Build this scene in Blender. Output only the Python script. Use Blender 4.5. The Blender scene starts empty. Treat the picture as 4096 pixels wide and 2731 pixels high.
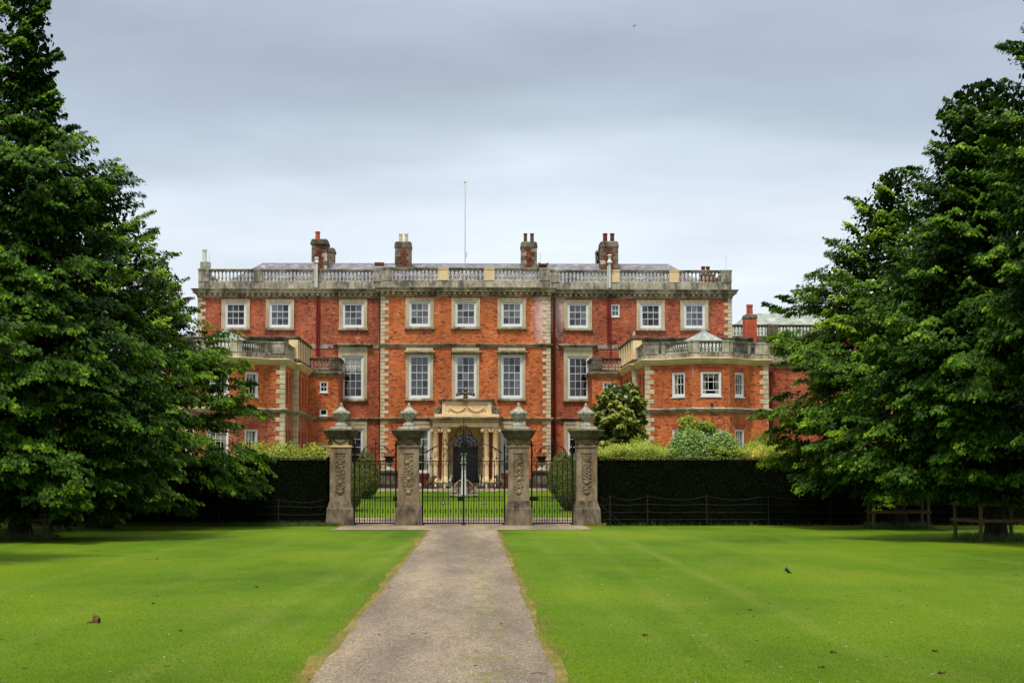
import bpy, math, random
import numpy as np
from mathutils import Vector
random.seed(7)
S = bpy.context.scene
COL = S.collection

# ------------------------------------------------------------------ camera, sky, sun, exposure
EYE = 1.5                      # camera height above the foot of the house (metres)
F = 7500.0                     # focal length in pixels of the 4096 px wide photograph
TH = math.atan(186*math.cos(math.atan(494.5/F))/F)
PH = math.atan(494.5/F)
cam = bpy.data.cameras.new('camera'); camo = bpy.data.objects.new('camera', cam); COL.objects.link(camo)
cam.sensor_width = 36; cam.lens = F/4096*36; cam.clip_start = 0.5; cam.clip_end = 9000
camo.location = (0, 0, EYE); camo.rotation_euler = (math.pi/2+PH, 0, -TH)
S.camera = camo
S.view_settings.view_transform = 'Standard'; S.view_settings.look = 'None'
S.view_settings.gamma = 1; S.view_settings.use_curve_mapping = False
S.view_settings.exposure = 1.33
SUN_EL, SUN_AZ = math.radians(64), math.radians(200)   # azimuth clockwise from +Y
w = bpy.data.worlds.new('World'); S.world = w; w.use_nodes = True
nt = w.node_tree; N = nt.nodes; L = nt.links; N.clear()
out = N.new('ShaderNodeOutputWorld'); bg = N.new('ShaderNodeBackground'); bg.inputs[1].default_value = 0.1
sky = N.new('ShaderNodeTexSky'); sky.sky_type = 'NISHITA'; sky.sun_disc = False
sky.sun_elevation = SUN_EL; sky.sun_rotation = SUN_AZ
tc = N.new('ShaderNodeTexCoord'); sep = N.new('ShaderNodeSeparateXYZ'); L.new(tc.outputs['Generated'], sep.inputs[0])
mp = N.new('ShaderNodeMapping'); mp.inputs['Scale'].default_value = (1.6, 1.6, 9.0); L.new(tc.outputs['Generated'], mp.inputs[0])
n1 = N.new('ShaderNodeTexNoise'); n1.inputs['Scale'].default_value = 1.7; n1.inputs['Detail'].default_value = 5; n1.inputs['Roughness'].default_value = .5
L.new(mp.outputs[0], n1.inputs['Vector'])
w1 = N.new('ShaderNodeMath'); w1.operation = 'MULTIPLY_ADD'; w1.inputs[1].default_value = 0.10; L.new(n1.outputs[0], w1.inputs[0])
w0 = N.new('ShaderNodeMath'); w0.operation = 'SUBTRACT'; w0.inputs[1].default_value = 0.05; L.new(sep.outputs[2], w0.inputs[0]); L.new(w0.outputs[0], w1.inputs[2])
rp = N.new('ShaderNodeValToRGB'); L.new(w1.outputs[0], rp.inputs[0]); cr = rp.color_ramp; cr.interpolation = 'B_SPLINE'
SKY = [(0.0, (.86,.90,.95)), (.105, (.80,.865,.94)), (.135, (.70,.78,.88)), (.16, (.52,.605,.70)), (.185, (.43,.51,.605)),
       (.215, (.42,.48,.58)), (.245, (.47,.52,.635)), (.32, (.48,.54,.65)), (.5, (.70,.74,.82)), (1.0, (1.35,1.38,1.45))]
while len(cr.elements) < len(SKY): cr.elements.new(.5)
for e, (p, c) in zip(cr.elements, SKY): e.position = p; e.color = (*c, 1)
n2 = N.new('ShaderNodeTexNoise'); n2.inputs['Scale'].default_value = 3.2; n2.inputs['Detail'].default_value = 6
mp2 = N.new('ShaderNodeMapping'); mp2.inputs['Scale'].default_value = (1.2, 1.2, 5.0); mp2.inputs['Location'].default_value = (3, 1, 0)
L.new(tc.outputs['Generated'], mp2.inputs[0]); L.new(mp2.outputs[0], n2.inputs['Vector'])
mr = N.new('ShaderNodeMapRange'); mr.inputs[1].default_value = .3; mr.inputs[2].default_value = .7; mr.inputs[3].default_value = .84; mr.inputs[4].default_value = 1.14
L.new(n2.outputs[0], mr.inputs[0])
SKYGAIN = 0.43*10
mg = N.new('ShaderNodeMath'); mg.operation = 'MULTIPLY'; mg.inputs[1].default_value = SKYGAIN; L.new(mr.outputs[0], mg.inputs[0])
vm = N.new('ShaderNodeVectorMath'); vm.operation = 'SCALE'; L.new(rp.outputs[0], vm.inputs[0]); L.new(mg.outputs[0], vm.inputs['Scale'])
mx = N.new('ShaderNodeMix'); mx.data_type = 'RGBA'; mx.inputs[0].default_value = 0.97
L.new(sky.outputs[0], mx.inputs[6]); L.new(vm.outputs[0], mx.inputs[7]); L.new(mx.outputs[2], bg.inputs[0]); L.new(bg.outputs[0], out.inputs[0])
sl = bpy.data.lights.new('sun', 'SUN'); so = bpy.data.objects.new('sun', sl); COL.objects.link(so)
sl.energy = 1.5; sl.angle = math.radians(11); sl.color = (1, .95, .86)
sd = Vector((math.sin(SUN_AZ)*math.cos(SUN_EL), math.cos(SUN_AZ)*math.cos(SUN_EL), math.sin(SUN_EL)))
so.rotation_euler = sd.to_track_quat('Z', 'Y').to_euler(); so.location = (0, 0, 60)

# ------------------------------------------------------------------ measuring helpers
_fw = (math.sin(TH)*math.cos(PH), math.cos(TH)*math.cos(PH), math.sin(PH))
_rt = (math.cos(TH), -math.sin(TH), 0)
_up = (_rt[1]*_fw[2]-_rt[2]*_fw[1], _rt[2]*_fw[0]-_rt[0]*_fw[2], _rt[0]*_fw[1]-_rt[1]*_fw[0])
def ray(px, py):
    a, b = px-2048, 1365.5-py
    return [_fw[i]*F+_rt[i]*a+_up[i]*b for i in range(3)]
def at(px, py, Y):
    r = ray(px, py); t = Y/r[1]; return (r[0]*t, Y, EYE+r[2]*t)
def X(px, Y, py=1600): return at(px, py, Y)[0]
def Z(py, Y, px=1862): return at(px, py, Y)[2]
def gz(Y):
    if Y <= 90: return EYE-(2.4+34/F*Y)
    z90 = EYE-(2.4+34/F*90)
    if Y >= 121: return 0.0
    return z90*(121-Y)/31
def ground(px, py):
    lo, hi = 1.0, 400.0
    for _ in range(60):
        m = (lo+hi)/2
        if at(px, py, m)[2] > gz(m): lo = m
        else: hi = m
    return at(px, py, lo)

# ------------------------------------------------------------------ object helpers
WL = {}
def tag(o, label=None, cat=None, group=None, kind=None):
    if label: o['label'] = label
    if cat: o['category'] = cat
    if group: o['group'] = group
    if kind: o['kind'] = kind
    return o
def empty(name, loc, label, cat, group=None, rz=0):
    o = bpy.data.objects.new(name, None); COL.objects.link(o); o.location = loc; o.rotation_euler = (0, 0, rz)
    o.empty_display_size = .3; WL[o.name] = Vector(loc)
    return tag(o, label, cat, group)
def link(name, me, parent=None, world=(0, 0, 0), local=None, rz=0):
    o = bpy.data.objects.new(name, me); COL.objects.link(o)
    if parent is not None: o.parent = parent
    if local is not None: o.location = local; WL[o.name] = Vector(local)
    else:
        o.location = Vector(world)-(WL[parent.name] if parent is not None else Vector((0, 0, 0))); WL[o.name] = Vector(world)
    o.rotation_euler = (0, 0, rz)
    return o
def copy_tree(o, parent=None):
    c = o.copy(); COL.objects.link(c)
    if parent is not None: c.parent = parent
    for ch in list(o.children): copy_tree(ch, c)
    return c
class MB:
    def __init__(s): s.v = []; s.f = []
    def add(s, vs, fs):
        b = len(s.v); s.v += [tuple(p) for p in vs]; s.f += [tuple(b+i for i in f) for f in fs]; return s
    def box(s, x0, x1, y0, y1, z0, z1):
        return s.add([(x0,y0,z0),(x1,y0,z0),(x1,y1,z0),(x0,y1,z0),(x0,y0,z1),(x1,y0,z1),(x1,y1,z1),(x0,y1,z1)],
                     [(0,3,2,1),(4,5,6,7),(0,1,5,4),(1,2,6,5),(2,3,7,6),(3,0,4,7)])
    def fbox(s, x0, x1, y0, y1, z0, z1, c=.02):     # box whose front (low y) edges are chamfered
        return s.add([(x0+c,y0,z0+c),(x1-c,y0,z0+c),(x1-c,y0,z1-c),(x0+c,y0,z1-c),
                      (x0,y0+c,z0),(x1,y0+c,z0),(x1,y0+c,z1),(x0,y0+c,z1),
                      (x0,y1,z0),(x1,y1,z0),(x1,y1,z1),(x0,y1,z1)],
                     [(0,1,2,3),(4,5,1,0),(5,6,2,1),(6,7,3,2),(7,4,0,3),(8,9,5,4),(9,10,6,5),(10,11,7,6),(11,8,4,7),(9,8,11,10)])
    def tube(s, pts, r, n=5, r1=None, cap=True):
        pts = [Vector(p) for p in pts]; m = len(pts); rings = []
        for i, p in enumerate(pts):
            d = (pts[min(i+1, m-1)]-pts[max(i-1, 0)])
            if d.length < 1e-6: d = Vector((0, 0, 1))
            d.normalize(); a = Vector((0, 1, 0)) if abs(d.y) < .9 else Vector((1, 0, 0))
            u = d.cross(a).normalized(); v = d.cross(u); rr = r if r1 is None else r+(r1-r)*i/(m-1)
            rings.append([p+(u*math.cos(2*math.pi*k/n)+v*math.sin(2*math.pi*k/n))*rr for k in range(n)])
        vs = [q for g in rings for q in g]; fs = []
        for i in range(m-1):
            for k in range(n): fs.append((i*n+k, i*n+(k+1) % n, (i+1)*n+(k+1) % n, (i+1)*n+k))
        if cap: fs += [tuple(range(n))[::-1], tuple((m-1)*n+k for k in range(n))]
        return s.add(vs, fs)
    def lathe(s, cx, cy, prof, n=12, rot=0, sq=1.0):
        vs = []; fs = []; m = len(prof)
        for r, z in prof:
            for k in range(n):
                a = 2*math.pi*k/n+rot; vs.append((cx+r*math.cos(a), cy+r*math.sin(a)*sq, z))
        for i in range(m-1):
            for k in range(n): fs.append((i*n+k, i*n+(k+1) % n, (i+1)*n+(k+1) % n, (i+1)*n+k))
        fs += [tuple(range(n))[::-1], tuple((m-1)*n+k for k in range(n))]
        return s.add(vs, fs)
    def sqlathe(s, cx, cy, prof, ratio=1.0):          # square-plan profile, prof = (half width, z)
        vs = []; fs = []; m = len(prof)
        for r, z in prof: vs += [(cx-r, cy-r*ratio, z), (cx+r, cy-r*ratio, z), (cx+r, cy+r*ratio, z), (cx-r, cy+r*ratio, z)]
        for i in range(m-1):
            for k in range(4): fs.append((i*4+k, i*4+(k+1) % 4, (i+1)*4+(k+1) % 4, (i+1)*4+k))
        fs += [(3, 2, 1, 0), tuple((m-1)*4+k for k in range(4))]
        return s.add(vs, fs)
    def blob(s, c, r, n=6, m=4):
        vs = [(c[0], c[1], c[2]-r[2])]
        for j in range(1, m):
            t = math.pi*j/m
            for k in range(n):
                a = 2*math.pi*k/n; vs.append((c[0]+r[0]*math.sin(t)*math.cos(a), c[1]+r[1]*math.sin(t)*math.sin(a), c[2]-r[2]*math.cos(t)))
        vs.append((c[0], c[1], c[2]+r[2])); fs = [(0, 1+(k+1) % n, 1+k) for k in range(n)]
        for j in range(m-2):
            for k in range(n): fs.append((1+j*n+k, 1+j*n+(k+1) % n, 1+(j+1)*n+(k+1) % n, 1+(j+1)*n+k))
        t = len(vs)-1; fs += [(1+(m-2)*n+k, 1+(m-2)*n+(k+1) % n, t) for k in range(n)]
        return s.add(vs, fs)
    def sweep(s, path, prof, closed=False):           # path = [(x,y)], prof = [(offset outward, z)]; outward = right of travel
        P = [Vector((p[0], p[1])) for p in path]; m = len(P); k = len(prof); vs = []
        for i in range(m):
            a = (P[i]-P[i-1]).normalized() if i > 0 else None; b = (P[i+1]-P[i]).normalized() if i < m-1 else None
            if a is None: a = b
            if b is None: b = a
            na = Vector((a.y, -a.x)); nb = Vector((b.y, -b.x)); nn = (na+nb)
            nn = nn/max(nn.dot(na), .2) if nn.length > 1e-6 else na
            for o, z in prof: q = P[i]+nn*o; vs.append((q.x, q.y, z))
        fs = []
        for i in range(m-1):
            for j in range(k-1): fs.append((i*k+j, (i+1)*k+j, (i+1)*k+j+1, i*k+j+1))
        fs += [tuple(range(k)), tuple((m-1)*k+j for j in range(k))[::-1]]
        return s.add(vs, fs)
    def mesh(s, name, mat, smooth=False):
        me = bpy.data.meshes.new(name); me.from_pydata(s.v, [], s.f); me.materials.append(mat)
        if smooth: me.polygons.foreach_set('use_smooth', [True]*len(me.polygons))
        me.update(); return me
    def build(s, name, mat, parent=None, smooth=False):
        return link(name, s.mesh(name, mat, smooth), parent)
def quads_mesh(name, verts, nper, mat, tint=None, smooth=False):
    """verts (N*nper,3): N separate faces of nper corners; tint = one value per face"""
    me = bpy.data.meshes.new(name); nv = len(verts); nf = nv//nper
    me.vertices.add(nv); me.vertices.foreach_set('co', np.asarray(verts, dtype=np.float32).ravel())
    me.loops.add(nv); me.loops.foreach_set('vertex_index', np.arange(nv, dtype=np.int32))
    me.polygons.add(nf); me.polygons.foreach_set('loop_start', np.arange(0, nv, nper, dtype=np.int32))
    if tint is not None:
        a = me.attributes.new('tint', 'FLOAT', 'FACE'); a.data.foreach_set('value', np.asarray(tint, dtype=np.float32))
    me.materials.append(mat); me.update(calc_edges=True); return me

# ------------------------------------------------------------------ materials
def srgb(r, g, b):
    f = lambda c: (c/255/12.92) if c <= 10 else ((c/255+.055)/1.055)**2.4
    return (f(r), f(g), f(b))
class M:
    def __init__(s, name, rough=.8, spec=.3):
        s.m = bpy.data.materials.new(name); s.m.use_nodes = True; s.t = s.m.node_tree; s.n = s.t.nodes; s.l = s.t.links
        s.b = s.n['Principled BSDF']; s.b.inputs['Roughness'].default_value = rough; s.b.inputs['Specular IOR Level'].default_value = spec
        s.co = s.n.new('ShaderNodeNewGeometry').outputs['Position']
    def noise(s, scale, detail=4, stretch=None, rough=.55, loc=(0, 0, 0)):
        v = s.co
        mp = s.n.new('ShaderNodeMapping'); mp.inputs['Scale'].default_value = stretch or (1, 1, 1); mp.inputs['Location'].default_value = loc
        s.l.new(v, mp.inputs[0]); v = mp.outputs[0]
        n = s.n.new('ShaderNodeTexNoise'); n.inputs['Scale'].default_value = scale; n.inputs['Detail'].default_value = detail
        n.inputs['Roughness'].default_value = rough; s.l.new(v, n.inputs['Vector']); return n.outputs[0]
    def attr(s, name='tint'):
        a = s.n.new('ShaderNodeAttribute'); a.attribute_name = name; return a.outputs['Fac']
    def ramp(s, src, stops, interp='LINEAR'):
        r = s.n.new('ShaderNodeValToRGB'); r.color_ramp.interpolation = interp; e = r.color_ramp.elements
        while len(e) < len(stops): e.new(.5)
        for q, (p, c) in zip(e, stops): q.position = p; q.color = (*c, 1) if not isinstance(c, float) else (c, c, c, 1)
        s.l.new(src, r.inputs[0]); return r.outputs[0]
    def mix(s, fac, a, b, mode='MIX'):
        x = s.n.new('ShaderNodeMix'); x.data_type = 'RGBA'; x.blend_type = mode
        for sock, v in ((0, fac), (6, a), (7, b)):
            if isinstance(v, (int, float)): x.inputs[sock].default_value = v
            elif isinstance(v, tuple): x.inputs[sock].default_value = (*v, 1)
            else: s.l.new(v, x.inputs[sock])
        return x.outputs[2]
    def math(s, op, a, b=None, c=None):
        x = s.n.new('ShaderNodeMath'); x.operation = op
        for i, v in enumerate((a, b, c)):
            if v is None: continue
            if isinstance(v, (int, float)): x.inputs[i].default_value = v
            else: s.l.new(v, x.inputs[i])
        return x.outputs[0]
    def xyz(s):
        q = s.n.new('ShaderNodeSeparateXYZ'); s.l.new(s.co, q.inputs[0]); return q.outputs
    def color(s, c):
        if isinstance(c, tuple): s.b.inputs['Base Color'].default_value = (*c, 1)
        else: s.l.new(c, s.b.inputs['Base Color'])
        return s
    def bump(s, h, strength=.3, dist=.02):
        b = s.n.new('ShaderNodeBump'); b.inputs['Strength'].default_value = strength; b.inputs['Distance'].default_value = dist
        s.l.new(h, b.inputs['Height']); s.l.new(b.outputs[0], s.b.inputs['Normal']); return s

def mat_brick(name, stops, dark=.5, effl=None, dscale=.5):
    m = M(name, .85, .2); t = m.attr(); n = m.noise(dscale, 5)
    n3 = m.noise(1.3, 4, loc=(5, 2, 1))
    v = m.math('ADD', t, m.math('MULTIPLY', m.math('SUBTRACT', n3, .5), .38))
    c = m.ramp(v, stops)
    d = m.ramp(n, [(.38, (1.-dark, 1.-dark, 1.-dark)), (.60, (1., 1., 1.))])
    c = m.mix(1.0, c, d, 'MULTIPLY')
    if effl:
        p = m.xyz(); cx, cz, rx, rz = effl
        dx = m.math('DIVIDE', m.math('SUBTRACT', p[0], cx), rx); dz = m.math('DIVIDE', m.math('SUBTRACT', p[2], cz), rz)
        r = m.math('ADD', m.math('MULTIPLY', dx, dx), m.math('MULTIPLY', dz, dz))
        e = m.math('SUBTRACT', m.math('ADD', 1.1, m.math('MULTIPLY', m.math('SUBTRACT', m.noise(3.5, 6, rough=.7), .5), 3.0)), r)
        e = m.math('MULTIPLY', m.math('MINIMUM', m.math('MAXIMUM', e, 0.0), 1.0), .75)
        c = m.mix(e, c, srgb(232, 205, 200))
    sk = m.ramp(m.noise(1.3, 5, (1.6, 1.6, .22), .6, (7, 7, 7)), [(.38, (.72, .70, .70)), (.56, (1., 1., 1.))]); c = m.mix(.8, c, sk, 'MULTIPLY')
    g = m.noise(30, 3); c = m.mix(.35, c, m.mix(1.0, c, m.ramp(g, [(.3, .55), (.7, 1.3)]), 'MULTIPLY'))
    m.color(c); m.bump(g, .3, .01); return m.m
B_OR = [(.0, srgb(104, 60, 50)), (.2, srgb(160, 86, 58)), (.45, srgb(206, 110, 58)), (.75, srgb(224, 134, 70)), (1, srgb(226, 172, 128))]
B_CR = [(.0, srgb(94, 58, 50)), (.22, srgb(142, 78, 58)), (.5, srgb(188, 96, 62)), (.75, srgb(204, 118, 78)), (1, srgb(212, 160, 132))]
B_PL = [(.0, srgb(112, 62, 52)), (.3, srgb(172, 90, 68)), (.6, srgb(202, 118, 88)), (1, srgb(216, 160, 132))]
m_brick_c = mat_brick('orange_brick', B_OR, .22, (5.3, 11.6, .95, 2.6))
m_brick_s = mat_brick('crimson_brick', B_CR, .34, (6.2, 12.2, .8, 2.4))
m_brick_w = mat_brick('bright_orange_brick', B_OR, .22)
m_brick_p = mat_brick('pale_red_brick', B_PL, .22)
mm = M('lime_mortar', .95, .1); mm.color(mm.ramp(mm.noise(.7, 5), [(.35, srgb(150, 104, 84)), (.6, srgb(226, 192, 174))])); m_mortar = mm.m
def mat_stone(name, base, light, stain, amt=.5, sc=.9, streak=True, orange=0.0):
    m = M(name, .9, .15)
    c = m.mix(m.noise(2.2, 5), base, light)
    s1 = m.noise(sc, 6, (1, 1, .55) if streak else None, .62)
    s2 = m.noise(sc*5, 5, (1, 1, .4) if streak else None, .6, (3, 7, 1))
    k = m.math('ADD', m.math('MULTIPLY', s1, .65), m.math('MULTIPLY', s2, .35))
    f = m.ramp(k, [(.5-.09*amt-.04, 0.0), (.5+.14-.05*amt, 1.0)])
    c = m.mix(m.math('MULTIPLY', f, min(1, amt*1.1)), c, stain)
    if orange: c = m.mix(m.ramp(m.noise(1.7, 5, loc=(9, 1, 4)), [(.55, 0.0), (.7, orange)]), c, srgb(190, 130, 60))
    m.color(c); m.bump(m.noise(14, 5), .35, .02); return m.m
m_stone = mat_stone('weathered_limestone', srgb(172, 165, 144), srgb(202, 194, 174), srgb(68, 67, 62), .80, 1.1)
m_cornice = mat_stone('cornice_limestone', srgb(168, 156, 126), srgb(194, 182, 152), srgb(62, 55, 42), .82)
m_quoin = mat_stone('quoin_limestone', srgb(192, 180, 148), srgb(212, 200, 170), srgb(120, 112, 92), .5, 1.8)
m_surr = mat_stone('window_surround_limestone', srgb(182, 168, 134), srgb(202, 190, 160), srgb(108, 100, 80), .45, orange=.25)
m_gold = mat_stone('golden_limestone', srgb(218, 190, 142), srgb(232, 210, 168), srgb(150, 124, 88), .32, orange=.25)
m_pier = mat_stone('mottled_gritstone', srgb(136, 120, 97), srgb(162, 146, 120), srgb(66, 58, 48), .65, 1.6, orange=.2)
m_pierd = mat_stone('dark_mossy_gritstone', srgb(84, 78, 56), srgb(128, 122, 96), srgb(34, 32, 24), .75, 2.0)
m_urn = mat_stone('pale_lichened_stone', srgb(146, 146, 128), srgb(196, 194, 176), srgb(78, 78, 62), .6, 5.0, False)
m_base = mat_stone('pier_base_gritstone', srgb(116, 102, 84), srgb(146, 132, 110), srgb(48, 42, 37), .85, 1.4)
m_dark = mat_stone('blackened_stone', srgb(60, 56, 48), srgb(92, 86, 72), srgb(20, 18, 16), .7, 2.)
m_chst = mat_stone('sooty_chimney_stone', srgb(100, 94, 80), srgb(136, 128, 106), srgb(38, 35, 31), .8, 1.6)
m_chbr = mat_brick('sooty_chimney_brick', [(.0, srgb(66, 46, 40)), (.4, srgb(128, 76, 60)), (.8, srgb(176, 104, 76)), (1, srgb(190, 130, 96))], .5)
m_redbr = mat_brick('clean_red_brick', [(.0, srgb(178, 82, 58)), (.5, srgb(196, 90, 64)), (1, srgb(205, 108, 80))], .2)
def plain(name, c, rough=.6, spec=.4, metal=0, var=.25, sc=6.):
    m = M(name, rough, spec); n = m.noise(sc, 5); d = tuple(x*(1-var) for x in c); e = tuple(min(1, x*(1+var)) for x in c)
    m.color(m.mix(m.ramp(n, [(.3, 0.0), (.7, 1.0)]), d, e)); m.b.inputs['Metallic'].default_value = metal; return m.m
m_white = plain('white_window_paint', (.66, .67, .68), .45, .4, var=.05)
m_lead = plain('grey_lead', srgb(140, 142, 150), .5, .4)
m_iron = plain('black_iron_paint', (.007, .007, .008), .5, .2, var=.4)
m_pipe = plain('oxblood_pipe_paint', srgb(104, 22, 24), .45, .4)
m_greyp = plain('pale_grey_pipe', srgb(200, 200, 196), .5, .4, var=.1)
m_pole = plain('white_pole_paint', srgb(214, 212, 208), .45, .4, var=.05)
m_dkdoor = plain('dark_door_wood', (.018, .012, .010), .35, .5)
m_pot_r = plain('red_terracotta', srgb(168, 84, 60), .8, .2); m_pot_c = plain('cream_clay', srgb(206, 186, 142), .8, .2)
m_pot_k = plain('sooty_clay', srgb(92, 68, 54), .8, .2, var=.5); m_pot_d = plain('dark_red_clay', srgb(104, 44, 36), .8, .2, var=.4)
m_wood = plain('weathered_fence_wood', srgb(98, 80, 54), .8, .2, var=.4, sc=9)
m_wire = plain('rusty_wire', srgb(32, 27, 21), .7, .3); m_gilt = plain('gilt', srgb(206, 160, 84), .35, .5, .6)
m_blind = plain('grey_blind_cloth', srgb(98, 96, 101), .9, .1, var=.12, sc=.5); m_pane_reflect = plain('painted_pane_reflection', srgb(58, 63, 72), .6, .3, var=.3, sc=.8); m_cream = plain('cream_curtain_cloth', srgb(206, 198, 178), .9, .1, var=.15, sc=12)  # blue-grey sheet colour paints the reflection seen in the first-floor panes
m_room = plain('dark_room', (.012, .011, .010), .9, .1)  # near-black colour stands in for the darkness inside unlit rooms
ms = M('blue_grey_slate', .55, .4); ms.color(ms.ramp(ms.math('ADD', ms.attr(), ms.math('MULTIPLY', ms.math('SUBTRACT', ms.noise(1.5, 5), .5), .8)),
     [(0, srgb(92, 91, 98)), (.4, srgb(118, 117, 125)), (.7, srgb(140, 139, 144)), (1, srgb(176, 175, 172))])); m_slate = ms.m
ms = M('green_grey_slate', .6, .4); ms.color(ms.ramp(ms.math('ADD', ms.attr(), ms.math('MULTIPLY', ms.math('SUBTRACT', ms.noise(1.5, 5), .5), .8)),
     [(0, srgb(116, 124, 116)), (.5, srgb(150, 160, 148)), (1, srgb(186, 190, 176))])); m_slateg = ms.m
# glass: clear pane with its own reflection, no viewer tricks
mg_ = bpy.data.materials.new('window_glass'); mg_.use_nodes = True; t_ = mg_.node_tree; t_.nodes.clear()
o_ = t_.nodes.new('ShaderNodeOutputMaterial'); a_ = t_.nodes.new('ShaderNodeBsdfTransparent'); a_.inputs[0].default_value = (.86, .88, .88, 1)
g_ = t_.nodes.new('ShaderNodeBsdfGlossy'); g_.inputs['Roughness'].default_value = .03; x_ = t_.nodes.new('ShaderNodeMixShader'); x_.inputs[0].default_value = .085
nn_ = t_.nodes.new('ShaderNodeTexNoise'); nn_.inputs['Scale'].default_value = 2.5; gg_ = t_.nodes.new('ShaderNodeNewGeometry'); t_.links.new(gg_.outputs['Position'], nn_.inputs['Vector'])
bb_ = t_.nodes.new('ShaderNodeBump'); bb_.inputs['Strength'].default_value = .05; bb_.inputs['Distance'].default_value = .05; t_.links.new(nn_.outputs[0], bb_.inputs['Height']); t_.links.new(bb_.outputs[0], g_.inputs['Normal'])
t_.links.new(a_.outputs[0], x_.inputs[1]); t_.links.new(g_.outputs[0], x_.inputs[2]); t_.links.new(x_.outputs[0], o_.inputs[0]); m_glass = mg_
def glass_variant(k, f, c):
    m = mg_.copy(); m.name = 'window_glass_'+k
    for n in m.node_tree.nodes:
        if n.type == 'MIX_SHADER': n.inputs[0].default_value = f
        if n.type == 'BSDF_TRANSPARENT': n.inputs[0].default_value = (*c, 1)
    return m
m_glasses = [mg_, mg_, glass_variant('dark', .05, (.55, .58, .60)), glass_variant('bright', .17, (.8, .82, .85)), glass_variant('warm', .08, (.75, .72, .70))]
def mat_leaf(name, stops, trans=.3, rough=.45, spec=.35):
    m = M(name, rough, spec); n = m.noise(.55, 3)
    v = m.math('ADD', m.attr(), m.math('MULTIPLY', m.math('SUBTRACT', n, .5), .35))
    c = m.ramp(v, stops); m.color(c)
    tr = m.n.new('ShaderNodeBsdfTranslucent'); m.l.new(c, tr.inputs[0]); ms_ = m.n.new('ShaderNodeMixShader'); ms_.inputs[0].default_value = trans
    m.l.new(m.b.outputs[0], ms_.inputs[1]); m.l.new(tr.outputs[0], ms_.inputs[2]); m.l.new(ms_.outputs[0], m.n['Material Output'].inputs[0]); return m.m
m_lime = mat_leaf('dark_lime_tree_leaf', [(0, (.011, .030, .002)), (.38, (.032, .084, .004)), (.68, (.080, .172, .007)), (1, (.24, .37, .015))], .18, .5, .12)
m_lime2 = mat_leaf('fresh_hornbeam_leaf', [(0, (.020, .050, .003)), (.38, (.058, .132, .005)), (.68, (.138, .245, .008)), (1, (.34, .45, .018))], .20, .5, .12)
m_inner = plain('shade_painted_inner_leaf', (.009, .019, .004), .95, .0, var=.5, sc=2.)  # inner leaves coloured near black to paint the shade within the crowns
m_copper = mat_leaf('copper_beech_leaf', [(0, (.012, .006, .010)), (.6, (.035, .014, .022)), (1, (.07, .03, .03))], .15)
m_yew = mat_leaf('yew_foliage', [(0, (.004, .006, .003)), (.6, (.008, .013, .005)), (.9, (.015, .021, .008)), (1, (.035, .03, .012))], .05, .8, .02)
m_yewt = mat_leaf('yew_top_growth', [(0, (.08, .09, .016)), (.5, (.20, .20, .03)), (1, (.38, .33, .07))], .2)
m_topi = mat_leaf('clipped_yew_green', [(0, (.06, .075, .012)), (.5, (.12, .145, .018)), (1, (.24, .22, .03))], .15, .6)
m_golden = mat_leaf('golden_privet_leaf', [(0, (.11, .16, .012)), (.5, (.28, .35, .02)), (1, (.52, .54, .04))], .3)
m_magn = mat_leaf('magnolia_leaf', [(0, (.06, .085, .010)), (.45, (.17, .215, .018)), (.8, (.32, .35, .03)), (1, (.44, .44, .05))], .2, .35, .5)
m_silver = mat_leaf('silvery_green_leaf', [(0, (.06, .13, .02)), (.35, (.18, .32, .06)), (.7, (.42, .56, .18)), (1, (.72, .76, .45))], .25, .6, .15)
m_laurel = mat_leaf('laurel_leaf', [(0, (.05, .12, .01)), (.5, (.14, .26, .02)), (1, (.32, .44, .04))], .3)
m_yflower = mat_leaf('yellow_flower', [(0, (.5, .42, .02)), (1, (.8, .68, .05))], .2)
mb = M('tree_bark', .9, .1); mb.color(mb.ramp(mb.noise(6, 6, (1, 1, .2)), [(.3, (.012, .010, .008)), (.7, (.05, .042, .032))])); mb.bump(mb.noise(8, 5, (1, 1, .2)), .6, .04); m_bark = mb.m
# ------------------------------------------------------------------ ground
def sheet(name, xs, ys, mat, dz=0.0, xf=None, kind='structure', wob=0):
    mb = MB(); nx = len(xs)
    for y in ys:
        for x in xs:
            q = xf(x, y) if xf else x
            mb.v.append((q, y, gz(y)+dz))
    for j in range(len(ys)-1):
        for i in range(nx-1):
            a = j*nx+i; mb.f.append((a, a+1, a+nx+1, a+nx))
    o = mb.build(name, mat); tag(o, kind=kind); return o
g = M('mown_lawn', .85, .08)
p = g.xyz()
def track(pa, pb, wd):
    a, b = ground(*pa), ground(*pb); sl = (b[0]-a[0])/(b[1]-a[1])
    d = g.math('ABSOLUTE', g.math('SUBTRACT', p[0], g.math('MULTIPLY_ADD', p[1], sl, a[0]-sl*a[1])))
    return g.ramp(g.math('DIVIDE', d, wd), [(0, 1.0), (1, 0.0)])
n_a = g.noise(.16, 5, (1, .45, 1)); n_b = g.noise(1.4, 6, (1, .5, 1), .65); n_c = g.noise(26, 4, (1, .5, 1), .7)
base = g.ramp(n_a, [(.34, (.042, .098, .002)), (.47, (.072, .145, .0025)), (.56, (.098, .170, .003)), (.68, (.138, .198, .005))])
base = g.mix(g.ramp(n_b, [(.35, 0.0), (.75, .55)]), base, (.120, .190, .008))
base = g.mix(g.math('MULTIPLY', g.ramp(g.noise(.55, 6, (1, .4, 1), .7, (4, 9, 0)), [(.58, 0.0), (.72, 1.0)]), .55), base, (.035, .088, .004))
st = g.math('SINE', g.math('ADD', g.math('MULTIPLY', p[0], 2.1), g.math('MULTIPLY', n_a, 5.)))
base = g.mix(g.math('MULTIPLY', g.ramp(st, [(.80, 0.0), (1, 1.0)]), .20), base, (.16, .21, .03))
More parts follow.
